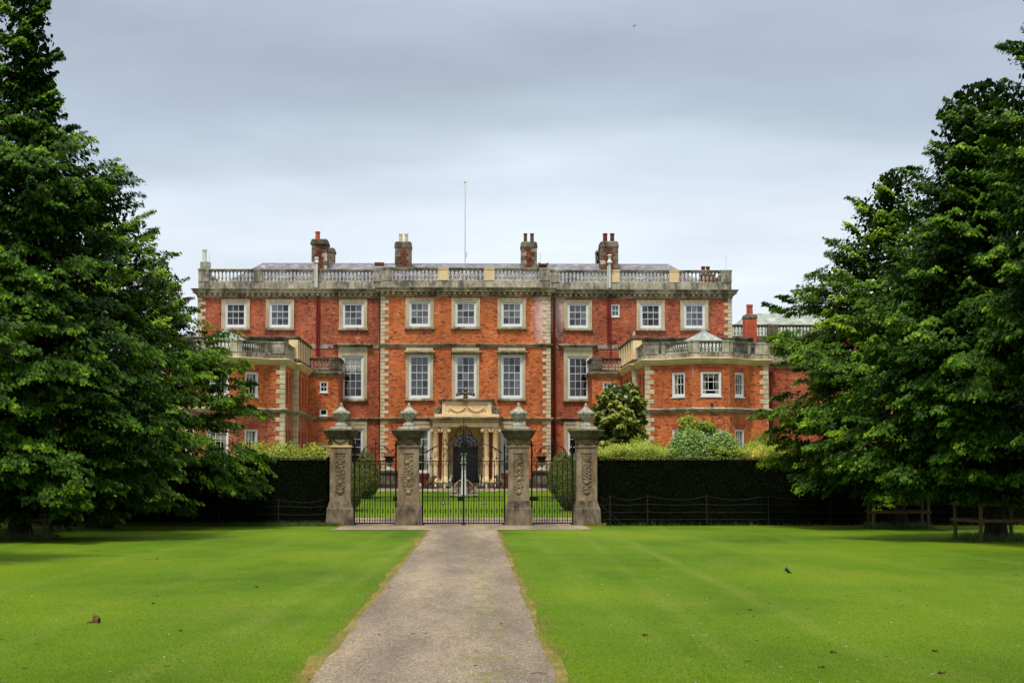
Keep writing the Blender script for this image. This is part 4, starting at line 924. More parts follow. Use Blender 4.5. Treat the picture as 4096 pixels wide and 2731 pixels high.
q = MB(); q.box(e0-.3, e1+.3, YF-.7, YC, 0, .17); q.box(e0-.1, e1+.1, YF-.45, YC, .17, zb0); link('porch_step', q.mesh('porch_step', m_chst), po)
# brick piers between the paired columns
for a, b in ((1757, 1767), (1960, 1969)):
    q = MB(); q.box(X(a-5, YC), X(b+5, YC), YC-.10, YC, zb0, zeb); link('brick_pilaster', q.mesh('brick_pilaster', m_redbr), po)
# attic plaque above the porch, side scrolls, crest
YA = 124.6
a0, a1, az0, az1 = X(1768, YA, 1640), X(1966, YA, 1640), Z(1663, YA), Z(1607, YA)
q = MB(); q.box(a0-.5, a1+.5, YA-.2, YC, zk1, az0+.12); q.box(a0, a1, YA, YC, az0+.12, az1)
fr = .27; q.box(a0, a0+.24, YA-.06, YA, az0+.12, az1); q.box(a1-.24, a1, YA-.06, YA, az0+.12, az1); q.box(a0+.24, a1-.24, YA-.05, YA, az1-.12, az1); q.box(a0+.24, a1-.24, YA-.05, YA, az0+.12, az0+.22)
link('attic_plaque', q.mesh('attic_plaque', m_gold), po)
q = MB(); q.sweep([(a0, YC), (a0, YA), (a1, YA), (a1, YC)], [(0, az1), (.06, az1), (.12, az1+.1), (.2, az1+.13), (.22, az1+.2), (0, az1+.22)]); link('plaque_cornice', q.mesh('plaque_cornice', m_cornice), po)
q = MB()
for k in (-1, 1):
    c0 = (a0+a1)/2+k*.62
    pts = [(c0-.48+.96*i/10, YA-.08, az1-.36-.26*math.sin(math.pi*i/10)) for i in range(11)]
    for i, p_ in enumerate(pts): q.blob(p_, (.07, .05, .065+.02*math.sin(math.pi*i/10)), 6, 4)
    ex = c0+k*.60
    for j in range(3): q.blob((ex, YA-.07, az1-.40-.09*j), (.05, .04, .035))
link('carved_swag', q.mesh('carved_swag', m_gold), po)
for k in (-1, 1):
    bx = a0 if k < 0 else a1; pts = []; vx, vz, vr = bx+k*.42, az0+.30, .19
    top = (bx+k*.05, az1-.1)
    for i in range(9): t = i/8; pts.append((bx+k*(.05+.33*t**1.6), YA+.02, az1-.08-(az1-.08-(vz+vr))*t**.8))
    for i in range(16): a = math.pi/2-k*-1*(-1)*0-(i/16)*math.pi*3.2; rr_ = vr*(1-i/20); pts.append((vx+k*rr_*math.cos(a), YA+.02, vz+rr_*math.sin(a)))
    q = MB(); q.tube(pts, .06, 6); q.box(min(bx, bx+k*.3), max(bx, bx+k*.3), YA+.1, YC, az0+.12, az0+.55)
    for j in range(7): q.blob((bx+k*(.08+.035*j), YA-.02, az0+.62-.07*j), (.06, .05, .05))
    link('scroll', q.mesh('scroll', m_pier), po)
q = MB(); cx = X(1862, YA, 1590); b0 = az1+.2
q.blob((cx, YA-.12, b0+.12), (.17, .12, .18)); q.blob((cx, YA-.16, b0+.34), (.15, .12, .13)); q.blob((cx, YA-.16, b0+.60), (.13, .10, .10))
for k in (-1, 1):
    q.blob((cx+k*.13, YA-.14, b0+.66), (.06, .06, .07))
    for j in range(8): q.blob((cx+k*(.18+.055*j), YA-.10, b0+.36-.012*j), (.07, .06, .05+.012*j))
    q.blob((cx+k*.10, YA-.14, b0-.14), (.09, .08, .12)); q.blob((cx+k*.09, YA-.15, b0-.32), (.05, .06, .08))
link('carved_crest', q.mesh('carved_crest', m_pierd), po)

# ------------------------------------------------------------------ terrace walls, urns, statues by the door
def parent_parts(root, parts):
    for nm, mb_, mt in parts: link(nm, mb_.mesh(nm, mt), root)
for s in (-1, 1):
    YT = 121.6; x0, x1 = sorted((s*4.35, s*5.85)); zt_ = 1.14; side = 'left' if s < 0 else 'right'
    r = empty('terrace_wall', ((x0+x1)/2, YT, 0), f'low blackened stone terrace wall under the {side} hand garden urn by the house front', 'wall', 'stone terrace walls either side of the porch')
    q = MB(); q.box(x0, x1, YT, YT+.9, 0, zt_-.16); q.box(x0-.03, x1+.03, YT-.05, YT+.95, 0, .2)
    c = MB(); c.box(x0-.09, x1+.09, YT-.1, YT+1, zt_-.16, zt_)
    parent_parts(r, [('wall', q, m_dark), ('coping', c, m_dark)])
    for k in range(3):
        g_ = MB(); w3 = (x1-x0-.2)/3; g_.fbox(x0+.1+k*w3+.02, x0+.1+(k+1)*w3-.02, YT-.02, YT, .27, zt_-.24, .008); link('stone_panel', g_.mesh('stone_panel', m_chst), r)
    cx = s*4.95
    u = empty('garden_urn', (cx, YT+.45, zt_), f'dark lead garden urn on a white stone pedestal, {side} of the front porch', 'urn', 'garden urns on the terrace walls')
    p_ = MB(); p_.sqlathe(cx, YT+.45, [(.34, zt_), (.34, zt_+.08), (.22, zt_+.14), (.12, zt_+.28)]); p_.lathe(cx, YT+.45, [(.12, zt_+.26), (.10, zt_+.34), (.2, zt_+.40), (.24, zt_+.50), (.14, zt_+.53)], 12)
    b_ = MB(); b_.lathe(cx, YT+.45, [(.14, zt_+.53), (.24, zt_+.60), (.26, zt_+.80), (.36, zt_+.90), (.38, zt_+.94), (.28, zt_+.93), (.2, zt_+.8)], 16)
    parent_parts(u, [('pedestal', p_, m_urn), ('bowl', b_, m_iron)])
    # basement railing by the ground floor window
    x2, x3 = sorted((s*2.35, s*3.95)); rl = empty('basement_railing', ((x2+x3)/2, YT+.4, 0), f'dark iron railing in front of the ground floor window {side} of the porch', 'railing', 'iron railings under the ground floor windows')
    q = MB(); q.box(x2, x3, YT+.38, YT+.42, .92, .98); q.box(x2, x3, YT+.38, YT+.42, .12, .16); link('rail', q.mesh('rail', m_iron), rl)
    bm_ = MB(); bm_.tube([(0, 0, .1), (0, 0, .95)], .022, 5); me = bm_.mesh('railing_bar', m_iron)
    for k in range(15): link('railing_bar', me, rl, (x2+.05+k*(x3-x2-.1)/14, YT+.4, 0))
    q = MB(); q.box(x2, x3, YT+.5, YT+.8, 0, .9); q.build('basement_wall', m_redbr, house)
def animal(name, c, s, kind, mat, lab, cat, grp):
    """small stone animals: continuous skinned body"""
    if kind == 'boar': sk = [((-.30, 0, .16), .13), ((-.12, 0, .25), .17), ((.10, 0, .44), .17), ((.24, 0, .60), .12), ((.38, 0, .62), .07), ((.46, 0, .58), .045), ((.18, -.1, .25), .05), ((.24, -.12, .03), .04), ((.18, .1, .25), .05), ((.24, .12, .03), .04), ((-.22, -.14, .08), .07), ((-.05, -.15, .04), .04), ((-.22, .14, .08), .07), ((-.05, .15, .04), .04), ((.22, -.07, .72), .02), ((.22, .07, .72), .02)]; ed = [(0, 1), (1, 2), (2, 3), (3, 4), (4, 5), (2, 6), (6, 7), (2, 8), (8, 9), (0, 10), (10, 11), (0, 12), (12, 13), (3, 14), (3, 15)]
    else: sk = [((-.14, 0, .12), .10), ((-.04, 0, .30), .09), ((.06, 0, .52), .10), ((.08, 0, .70), .06), ((.10, 0, .84), .065), ((.22, 0, .82), .035), ((.10, -.06, .30), .035), ((.13, -.06, .02), .028), ((.10, .06, .30), .035), ((.13, .06, .02), .028), ((-.08, -.1, .06), .05), ((.06, -.1, .03), .03), ((-.08, .1, .06), .05), ((.06, .1, .03), .03), ((.06, -.05, .92), .015), ((.06, .05, .92), .015), ((-.3, 0, .05), .02)]; ed = [(0, 1), (1, 2), (2, 3), (3, 4), (4, 5), (2, 6), (6, 7), (2, 8), (8, 9), (0, 10), (10, 11), (0, 12), (12, 13), (4, 14), (4, 15), (0, 16)]
    return skinned(name, sk, ed, mat, c, s, lab, cat, grp)
def skinned(name, sk, ed, mat, c, s, lab, cat, grp=None, sub=1, rz=0, parent=None, link_=True):
    sx = -1 if s < 0 else 1; sc = abs(s)
    me = bpy.data.meshes.new(name); me.from_pydata([(p_[0]*sc*sx, p_[1]*sc, p_[2]*sc) for p_, r_ in sk], ed, []); o = bpy.data.objects.new(name, me); COL.objects.link(o)
    sm = o.modifiers.new('skin', 'SKIN'); o.modifiers.new('sub', 'SUBSURF').levels = sub; o.modifiers['sub'].render_levels = sub
    for i, (p_, r_) in enumerate(sk): me.skin_vertices[0].data[i].radius = (r_*sc, r_*sc)
    me.skin_vertices[0].data[0].use_root = True
    dg = bpy.context.evaluated_depsgraph_get(); dg.update(); nm = bpy.data.meshes.new_from_object(o.evaluated_get(dg)); nm.name = name
    bpy.data.objects.remove(o, do_unlink=True); nm.materials.clear(); nm.materials.append(mat)
    nm.polygons.foreach_set('use_smooth', [True]*len(nm.polygons))
    o2 = link(name, nm, parent, c, rz=rz)
    if lab: tag(o2, lab, cat, grp)
    return o2
zg = .0
for s in (-1, 1):
    sd_ = 'left' if s < 0 else 'right'
    animal('boar_statue', (s*2.28, 120.9, .12), -s*1.05, 'boar', m_pierd, f'dark stone boar statue sitting {sd_} of the porch steps facing the door', 'statue', 'stone boars by the porch')
    animal('hound_statue', (s*1.02, 121.4, .12), -s*.85, 'hound', m_urn, f'pale seated hound statue at the {sd_} foot of the porch columns', 'statue', 'pale hounds by the front door')
    q = MB(); q.box(s*2.28-.45, s*2.28+.45, 120.65, 121.15, 0, .12); tag(q.build('statue_base', m_dark), f'low stone slab under the boar statue {sd_} of the porch', 'plinth', 'slabs under the boar statues')
    q = MB(); q.box(s*1.02-.28, s*1.02+.28, 121.2, 121.6, 0, .12); tag(q.build('statue_base', m_dark), f'small stone slab under the seated hound statue {sd_} of the porch', 'plinth', 'slabs under the hound statues')
    bn = empty('stone_bench', (s*1.65, 121.8, 0), f'small pale stone bench before the {sd_} pair of porch columns', 'bench', 'stone benches before the columns')
    q = MB(); q.box(s*1.65-.42, s*1.65+.42, 121.6, 121.95, .42, .50); l1 = MB(); l1.box(-.06, .06, -.12, .12, 0, .42); me = l1.mesh('leg', m_gold); link('seat', q.mesh('seat', m_gold), bn)
    for k in (-1, 1): link('leg', me, bn, (s*1.65+k*.3, 121.78, 0))
    q = MB(); q.blob((s*2.95, 120.7, .18), (.16, .16, .18), 8, 6); tag(q.build('stone_ball', m_urn), f'pale stone ball on the gravel outside the {sd_} boar statue', 'ball', 'stone balls on the forecourt')
for i, px in enumerate((1924, 1984)):
    xx = X(px, 120.9, 1920); q = MB(); q.tube([(xx, 120.9, 0), (xx+(.02 if i == 0 else .03), 120.9, .92)], .028, 6); q.lathe(xx, 120.9, [(.10, 0), (.10, .03), (.03, .05)], 10)
    tag(q.build('rope_post', m_iron), 'thin black rope post standing ' + ('nearest the front door' if i == 0 else 'before the outermost right porch column'), 'post', 'rope posts by the porch')
# white pillar on a stone table in the middle of the inner lawn
YO = 112.0; cxo = X(1855, YO, 1900); zo = gz(YO); so_ = F/YO
r = empty('stone_table', (cxo, YO, zo), 'long stone table with two crouching sphinxes on the lawn inside the gates', 'table')
zt_ = Z(1977, YO); hw = 112/2/so_
q = MB(); q.box(cxo-hw, cxo+hw, YO-.35, YO+.35, zt_-.06, zt_+.02); link('table_top', q.mesh('table_top', m_urn), r)
for k in (-1, 1):
    q = MB(); q.lathe(cxo+k*(hw-.12), YO, [(.12, zo), (.12, zo+.06), (.05, zo+.12), (.07, zo+.3), (.05, zt_-.12), (.11, zt_-.06)], 10); link('leg', q.mesh('leg', m_urn), r)
for k in (-1, 1): 
    sk = [((-.18, 0, .08), .10), ((0, 0, .12), .10), ((.14, 0, .22), .09), ((.16, 0, .36), .055), ((.18, 0, .45), .06), ((.26, -.05, .03), .035), ((.26, .05, .03), .035)]
    skinned('sphinx', sk, [(0, 1), (1, 2), (2, 3), (3, 4), (2, 5), (2, 6)], m_pier, (cxo+k*.55, YO, zt_+.02), k*1.0, None, None, parent=r)
r = empty('white_pillar', (cxo, YO+1.2, gz(YO+1.2)), 'tapering white stone pillar with a carved capital behind the middle gate post', 'pillar')
YQ = YO+1.2; s2 = F/YQ; z0, z1 = zt_-.0, Z(1811, YQ); zm = Z(1875, YQ)
q = MB(); q.sqlathe(cxo, YQ, [(.26, gz(YQ)), (.26, zt_-.1), (.22, zt_)]); link('base', q.mesh('base', m_pier), r)
q = MB(); q.lathe(cxo, YQ, [(.18, zt_), (.17, zt_+.1), (.15, (zt_+zm)/2), (.13, zm)], 16); link('shaft', q.mesh('shaft', m_white), r)
q = MB(); q.lathe(cxo, YQ, [(.13, zm), (.17, zm+.05), (.14, zm+.1), (.15, zm+.3), (.20, zm+.36), (.15, zm+.42), (.13, z1-.2), (.20, z1-.06), (.23, z1)], 12)
for k in range(8): q.blob((cxo+.16*math.cos(k*.785), YQ+.16*math.sin(k*.785), zm+.34), (.05, .05, .06))
link('capital', q.mesh('capital', m_urn), r)
q = MB(); q.tube([(cxo-.68+1.36*i/16, YO+2.6, zo+.25+.75*math.sin(math.pi*i/16)**.6) for i in range(17)], .06, 6); q.box(cxo-.66, cxo+.66, YO+2.55, YO+2.7, zo+.1, zo+.55); tag(q.build('garden_chair', m_pier), 'round backed stone seat behind the white pillar on the inner lawn', 'seat')
# flagpole
r = empty('flagpole', (X(1860, 133, 1060), 133, zri), 'tall white flagpole with a gilt knob rising from the middle of the slate roof', 'flagpole')
xx = X(1860, 133, 1060); xt = X(1859, 133, 730); q = MB(); q.tube([(xx, 133, zri-.1), (xx, 133, Z(733, 133))], .06, 8, .04); link('pole', q.mesh('pole', m_pole), r)
q = MB(); q.blob((xx, 133, Z(729, 133)), (.07, .07, .09)); link('knob', q.mesh('knob', m_gilt), r); q = MB(); q.tube([(xx+.07, 132.95, zri+.5), (xx+.13, 132.95, zri+.85)], .02, 4); link('cleat', q.mesh('cleat', m_lead), r)

# ------------------------------------------------------------------ gate piers
def gx(px, py=1900): return X(px, YG, py)
def gzz(py): return Z(py, YG)
GZ0 = gz(YG)
PIERS = [(1363.5, 'outermost left'), (1635, 'left of the main gates'), (2074, 'right of the main gates'), (2345, 'outermost right')]
plabels = ['carved stone gate pier at the left end of the gateway, touching the left hedge', 'carved stone gate pier between the left side gate and the main gates', 'carved stone gate pier between the main gates and the right side gate', 'carved stone gate pier at the right end of the gateway, below the magnolia']
for pi_, (pc, _) in enumerate(PIERS):
    cx = gx(pc); rnd = random.Random(40+pi_)
    r = empty('gate_pier', (cx, YG, GZ0), plabels[pi_], 'gate pier', 'four carved stone gate piers with urns')
    hs = .48; hb = .635; zb_ = gzz(2030); zs = gzz(1789); zsk = gzz(2005)
    q = MB(); q.sqlathe(cx, YG, [(hb+.02, GZ0-.1), (hb, GZ0+.35), (hb-.02, zb_-.05), (hb-.06, zb_+.03), (hs+.02, zsk), (hs+.005, zsk+.04)]); link('base', q.mesh('base', m_base), r)
    # shaft: courses with a sunk panel on the front
    pw = .255; pz0, pz1 = gzz(1985), gzz(1812); q = MB()
    cz = [zsk, gzz(1965), gzz(1905), gzz(1830), zs]
    for a, b in zip(cz, cz[1:]):
        q = MB(); a2, b2 = a+.004, b-.004
        q.box(cx-hs, cx+hs, YG-hs+.07, YG+hs, a2, b2)
        q.box(cx-hs, cx-pw, YG-hs, YG-hs+.07, a2, b2); q.box(cx+pw, cx+hs, YG-hs, YG-hs+.07, a2, b2)
        if a2 < pz0 < b2: q.box(cx-pw, cx+pw, YG-hs, YG-hs+.07, a2, pz0)
        if a2 < pz1 < b2: q.box(cx-pw, cx+pw, YG-hs, YG-hs+.07, pz1, b2)
        link('shaft_stone', q.mesh('shaft_stone', m_pier), r)
    q = MB()
    for x0, x1, z0, z1 in ((cx-pw, cx-pw+.045, pz0, pz1), (cx+pw-.045, cx+pw, pz0, pz1), (cx-pw+.045, cx+pw-.045, pz0, pz0+.045), (cx-pw+.045, cx+pw-.045, pz1-.045, pz1)): q.box(x0, x1, YG-hs+.025, YG-hs+.07, z0, z1)
    link('panel_moulding', q.mesh('panel_moulding', m_pier), r)
    # carved trophy in the panel
    q = MB(); yy = YG-hs+.065; zt1 = pz1-.12
    for k in (-1, 1):
        q.blob((cx+k*.10, yy, zt1), (.085, .04, .05), 8, 5); q.tube([(cx+k*.02, yy, zt1-.03), (cx+k*.09, yy, zt1-.15), (cx+k*.05, yy, zt1-.30)], .022, 5)
        q.tube([(cx+k*.17, yy, zt1-.08), (cx+k*.13, yy, zt1-.2), (cx+k*.17, yy, zt1-.34)], .016, 5)
    q.blob((cx, yy, zt1), (.045, .05, .04)); zz = zt1-.15
    while zz > pz0+.28:
        kind = rnd.choice(['sword', 'blob', 'ring', 'leaf', 'drape'])
        if kind == 'sword': q.tube([(cx-.15, yy, zz-.16), (cx+.13, yy-.02, zz+.10)], .02, 5); q.tube([(cx+.15, yy, zz-.16), (cx-.13, yy-.02, zz+.10)], .02, 5)
        elif kind == 'blob': q.blob((cx+rnd.uniform(-.05, .05), yy, zz), (.10, .06, .10), 8, 5)
        elif kind == 'ring': q.tube([(cx+.08*math.cos(t/10*2*math.pi), yy-.01, zz+.09*math.sin(t/10*2*math.pi)) for t in range(11)], .02, 5)
        elif kind == 'leaf':
            for k in range(6): q.blob((cx+rnd.uniform(-.14, .14), yy, zz+rnd.uniform(-.07, .07)), (.05, .035, .03))
        else: q.tube([(cx-.16+.32*t/8, yy-.01, zz+.04-.10*math.sin(math.pi*t/8)) for t in range(9)], .028, 5)
        for k in range(3): q.blob((cx+rnd.uniform(-.16, .16), yy, zz+rnd.uniform(-.08, .08)), (rnd.uniform(.02, .05), .03, rnd.uniform(.02, .06)))
        zz -= .155
    q.blob((cx, yy, pz0+.20), (.11, .05, .13), 8, 5); q.blob((cx, yy-.02, pz0+.20), (.07, .05, .09), 8, 5)
    q.v = [(cx+(v[0]-cx)*1.32, v[1], v[2]) for v in q.v]
    link('carved_relief', q.mesh('carved_relief', m_pier, True), r)
    # capital with swag and corner masks
    zf0, zf1 = zs, gzz(1758); q = MB(); q.sqlathe(cx, YG, [(hs+.04, zf0), (hs+.05, zf0+.05), (hs-.0, zf0+.08), (hs-.0, zf1)])
    cap = link('capital', q.mesh('capital', m_gold if pi_ == 0 else m_pier), r); q = MB()
    q.tube([(cx-.33+.66*t/12, YG-hs-.03, zf1-.02-.17*math.sin(math.pi*t/12)) for t in range(13)], .035, 6)
    for k in (-1, 1):
        q.blob((cx+k*(hs-.02), YG-hs+.02, (zf0+zf1)/2+.05), (.12, .11, .13), 8, 6); q.blob((cx+k*(hs+.05), YG-hs-.03, (zf0+zf1)/2+.07), (.06, .06, .07))
    link('swag_carving', q.mesh('swag_carving', m_pierd), cap)
    c0, c1 = gzz(1750), gzz(1722); q = MB()
    q.sqlathe(cx, YG, [(hs+.02, zf1), (hs+.10, zf1+.04), (hs+.12, c0), (hs+.20, c0+.05), (hs+.22, c0+.12), (hs+.30, c1-.06), (hs+.33, c1-.02), (hs+.33, c1+.02), (hs+.1, c1+.05)]); link('cornice', q.mesh('cornice', m_pierd), r)
    # urn
    u0 = c1+.04; q = MB(); q.sqlathe(cx, YG, [(.50, u0), (.50, u0+.09), (.47, u0+.13)]); q.lathe(cx, YG, [(.30, u0+.13), (.30, u0+.24), (.24, u0+.28), (.12, u0+.42), (.10, u0+.50)], 12)
    ub = gzz(1684); ut = gzz(1611); hgt = ut-ub; k_ = hgt/1.0
    q.lathe(cx, YG, [(.09, ub-.08), (.12, ub-.03), (.09, ub), (.16, ub+.06*k_), (.27, ub+.18*k_), (.33, ub+.34*k_), (.34, ub+.50*k_), (.29, ub+.55*k_), (.25, ub+.60*k_), (.13, ub+.72*k_), (.085, ub+.80*k_), (.10, ub+.83*k_), (.10, ub+.855*k_), (.065, ub+.87*k_), (.065, ub+.96*k_), (.03, ub+1.0*k_)], 20)
    un = link('urn', q.mesh('urn', m_urn, False), r); q = MB()
    for k in range(6):
        a = k*math.pi/3+.52; 
        for j in range(5): t = (j-2)/2; aa = a+t*.42; q.blob((cx+.33*math.cos(aa), YG+.33*math.sin(aa), ub+(.50-.10*(1-t*t))*k_), (.05, .05, .045), 6, 4)
        q.blob((cx+.35*math.cos(a+.52), YG+.35*math.sin(a+.52), ub+.44*k_), (.07, .07, .09), 6, 4); q.blob((cx+.32*math.cos(a+.52), YG+.32*math.sin(a+.52), ub+.28*k_), (.045, .045, .1), 6, 4)
    link('urn_carving', q.mesh('urn_carving', m_urn, True), un)

# ------------------------------------------------------------------ wrought iron gates
def G3(px, py, dy=0): p_ = at(px, py, YG); return (p_[0], YG+dy, p_[2])
def spiral(q, cx, cy, r, turns, a0, dirn=1, th=.012, tail=None, n=22):
    pts = []
    for i in range(n+1):
        t = i/n; rr = r*(1-.85*t); a = a0+dirn*turns*2*math.pi*t; pts.append(G3(cx+rr*math.cos(a), cy+rr*math.sin(a)))
    if tail: pts = [G3(*t_) for t_ in tail]+pts
    q.tube(pts, th, 4); q.blob(pts[-1], (.022, .02, .022), 5, 3)
def leafy(q, x, y, dx_, dy_):
    q.tube([G3(x, y), G3(x+dx_*.5, y+dy_*.5), G3(x+dx_, y+dy_)], .028, 4, .004)
def gate(px0, px1, root, mirror=False, bars_n=7, top=1843.6, sign=False, half=True):
    """one leaf between px0 (hinge) and px1"""
    x0, x1 = gx(px0), gx(px1); w = abs(px1-px0)
    zt_, zt2, zl0, zl1, zbt, zb2 = gzz(top), gzz(top+14), gzz(1985.5), gzz(2001.6), gzz(2080), gzz(2091)
    xa_, xb_ = sorted((x0, x1))
    q = MB()
    for z, t in ((zt_, .018), (zt2, .010), (zl0, .014), (zl1, .014), (zbt, .010), (zb2, .026)): q.box(xa_, xb_, YG-.015, YG+.015, z-t, z+t)
    link('rail', q.mesh('rail', m_iron), root)
    bm_ = MB(); bm_.box(-.021, .021, -.021, .021, zb2, zt_); meb = bm_.mesh('bar', m_iron)
    sp = MB(); zs_ = gzz(1969); sp.box(-.013, .013, -.013, .013, zb2, zs_-.2); sp.tube([(0, 0, zs_-.2), (0, 0, zs_)], .014, 4, .002)
    zd = gzz(2042.5)
    for k in (-1, 1): sp.tube([(0, 0, zd-.12), (k*.045, 0, zd), (0, 0, zd+.12)], .011, 4)
    mes = sp.mesh('spike_bar', m_iron); n = bars_n
    for i in range(n+1):
        xx = xa_+(i+.5)*(xb_-xa_)/(n+1); link('spike_bar', mes, root, (xx, YG, 0))
        if i < n: link('bar', meb, root, (xa_+(i+1)*(xb_-xa_)/(n+1), YG, 0))
    q = MB(); zz = (zl0+zl1)/2; cz = (zt_+zt2)/2; zlow = zt2-.10
    for i in range(n+1):
        xx = xa_+(i+.5)*(xb_-xa_)/(n+1); hw = (xb_-xa_)/(n+1)*.5
        for k in (-1, 1):
            for j in (-1, 1):
                q.tube([(xx+k*hw*.25, YG, zz+j*.015), (xx+k*hw*.75, YG, zz+j*.02), (xx+k*hw*.78, YG, zz+j*.055), (xx+k*hw*.45, YG, zz+j*.06)], .007, 4)
            q.tube([(xx+k*.01, YG, zlow+.10), (xx+k*hw*.8, YG, zlow+.05), (xx+k*hw*.7, YG, zlow-.02), (xx+k*hw*.35, YG, zlow)], .007, 4)
        q.tube([(xx+.05*math.cos(t/8*6.283), YG, cz+.035*math.sin(t/8*6.283)) for t in range(9)], .011, 4); q.box(xx-.008, xx+.008, YG-.01, YG+.01, cz+.03, zt_); q.box(xx-.008, xx+.008, YG-.01, YG+.01, zt2, cz-.03)
    tag(link('scroll_frieze', q.mesh('scroll_frieze', m_iron), root), kind='stuff')
def post(q, px, top, r=.038, knob=True):
    xx = gx(px); q.box(xx-r, xx+r, YG-r, YG+r, GZ0-.02, gzz(top)); 
    if knob: q.lathe(xx, YG, [(.03, gzz(top)), (.06, gzz(top)+.05), (.055, gzz(top)+.10), (.02, gzz(top)+.16), (.03, gzz(top)+.20), (.004, gzz(top)+.30)], 8)
    q.lathe(xx, YG, [(.10, GZ0), (.09, GZ0+.08), (.04, GZ0+.14)], 8)
def finial(q, px, a, b):
    x_, y0_ = gx(px), gzz(a); h = gzz(b)-y0_; q.tube([(x_, YG, y0_), (x_, YG, y0_+h)], .016, 4, .006)
    for t in (.35, .5, .65, .8, .92): q.blob((x_, YG, y0_+h*t), (.032*(1.2-t*.7), .03, .022))
ML = 1854.5
for sd_, (h, c) in (('left', (1690.5, ML)), ('right', (2018, ML))):
    r = empty('iron_gate', (gx(h), YG, GZ0), f'{sd_} leaf of the tall black wrought iron main gates, with a small PRIVATE plate', 'gate', 'leaves of the main iron gates')
    q = MB(); post(q, h, 1795)
    if sd_ == 'left': post(q, ML, 1720, .045, False)
    link('gate_post', q.mesh('gate_post', m_iron), r)
    gate(h, c, r)
    k = 1 if sd_ == 'left' else -1; m_ = lambda x: x if k > 0 else 2*ML-x
    q = MB()
    # overthrow: stepped and scrolled top bar
    for pth in ([(1698, 1812), (1708, 1806), (1722, 1795), (1737, 1787), (1750, 1782), (1764, 1780), (1765, 1775), (1781, 1775), (1781, 1767), (1796, 1766)], [(1796, 1766), (1808, 1757), (1818, 1745), (1826, 1728)], [(1840, 1712), (1846, 1706), (1853, 1704)]):
        q.tube([G3(m_(x), y) for x, y in pth], .016, 5)
    for (x, y, dx_, dy_) in ((1737, 1787, -16, 14), (1722, 1795, -18, 20), (1750, 1784, -13, 8), (1731, 1790, -4, 22), (1826, 1728, 5, -16), (1818, 1745, 6, -18), (1724, 1830, -3, 14), (1724, 1830, -12, 6), (1735, 1828, 12, 2), (1800, 1764, 6, -12), (1843, 1712, -3, -14), (1848, 1705, -2, -10)):
        if k < 0 and (x, y) in ((1826, 1728), (1818, 1745)): pass
        leafy(q, m_(x), y, dx_*k, dy_)
    q.tube([G3(m_(x), y) for x, y in ((1731, 1790), (1724, 1800), (1721, 1815), (1725, 1832), (1735, 1841), (1745, 1843))], .014, 5)
    for (cx_, cy_, rr, tn, a0, dr_) in ((1748, 1818, 13, 1.9, 2.0, 1), (1780, 1797, 9, 1.7, 1.0, -1), (1785, 1819, 11, 1.6, 3.6, 1), (1793, 1833, 9, 1.5, 0.2, 1), (1840, 1718, 13, 1.8, -1.2, -1), (1788, 1776, 6, 1.5, 1.0, 1), (1783, 1759, 5, 1.5, 1, 1), (1824, 1742, 5, 1.5, 2, 1), (1838, 1797, 12, 1.6, 1, -1), (1835, 1830, 12, 1.7, 2, 1)):
        spiral(q, m_(cx_), cy_, rr, tn, a0 if k > 0 else math.pi-a0, dr_*k)
    for pth in ([(1772, 1843), (1774, 1825), (1782, 1808), (1792, 1798), (1796, 1785), (1790, 1772)], [(1774, 1820), (1780, 1835), (1790, 1842)], [(1800, 1842), (1812, 1832), (1822, 1838), (1836, 1842)]):
        q.tube([G3(m_(x), y) for x, y in pth], .011, 4)
    q.tube([G3(m_(1810+20*math.cos(t/20*6.283)), 1804+27*math.sin(t/20*6.283)) for t in range(21)], .009, 4); q.tube([G3(m_(1810+14*math.cos(t/20*6.283)), 1804+20*math.sin(t/20*6.283)) for t in range(21)], .010, 4)
    rn = random.Random(3)
    for t in range(26): a = t/26*6.283; q.tube([G3(m_(1810+20*math.cos(a)), 1804+27*math.sin(a)), G3(m_(1810+14*math.cos(a+.35)), 1804+20*math.sin(a+.35))], .006, 3)
    finial(q, m_(1773), 1780, 1748); q.tube([G3(m_(1773), 1843), G3(m_(1773), 1778)], .017, 4)
    if sd_ == 'left': finial(q, ML, 1720, 1669); q.box(gx(1830), gx(ML)+.03, YG-.06, YG+.06, gzz(2003), gzz(1985))
    tag(link('scrollwork', q.mesh('scrollwork', m_iron), r), kind='stuff')
    # small plate reading PRIVATE
    pc = 1774.5 if sd_ == 'left' else 1934; cz = gzz(2012.5); cx = gx(pc); q = MB(); q.box(cx-.115, cx+.115, YG-.05, YG-.035, cz-.045, cz+.045)
    q.lathe(cx, YG-.0425, [(.001, 0), (.001, .001)], 3); q = MB(); q.box(cx-.115, cx+.115, YG-.05, YG-.035, cz-.045, cz+.04)
    ar = [(cx+.075*math.cos(math.pi*i/10), cz+.04+.06*math.sin(math.pi*i/10)) for i in range(11)]
    q.add([(a, YG-.05, b) for a, b in ar]+[(a, YG-.035, b) for a, b in ar], [tuple(range(11))[::-1], tuple(range(11, 22))]+[(i, i+1, i+12, i+11) for i in range(10)])
    pl = link('sign_plate', q.mesh('sign_plate', m_iron), r)
    cu_ = bpy.data.curves.new('lettering', 'FONT'); cu_.body = 'PRIVATE'; cu_.size = .062; cu_.align_x = 'CENTER'; cu_.align_y = 'CENTER'; cu_.extrude = .001
    to = bpy.data.objects.new('t', cu_); COL.objects.link(to); dg = bpy.context.evaluated_depsgraph_get(); dg.update(); tm = bpy.data.meshes.new_from_object(to.evaluated_get(dg)); bpy.data.objects.remove(to, do_unlink=True)
    tm.materials.clear(); tm.materials.append(m_white); lt = link('lettering', tm, pl, (cx, YG-.053, cz-.003)); lt.rotation_euler = (math.pi/2, 0, 0)
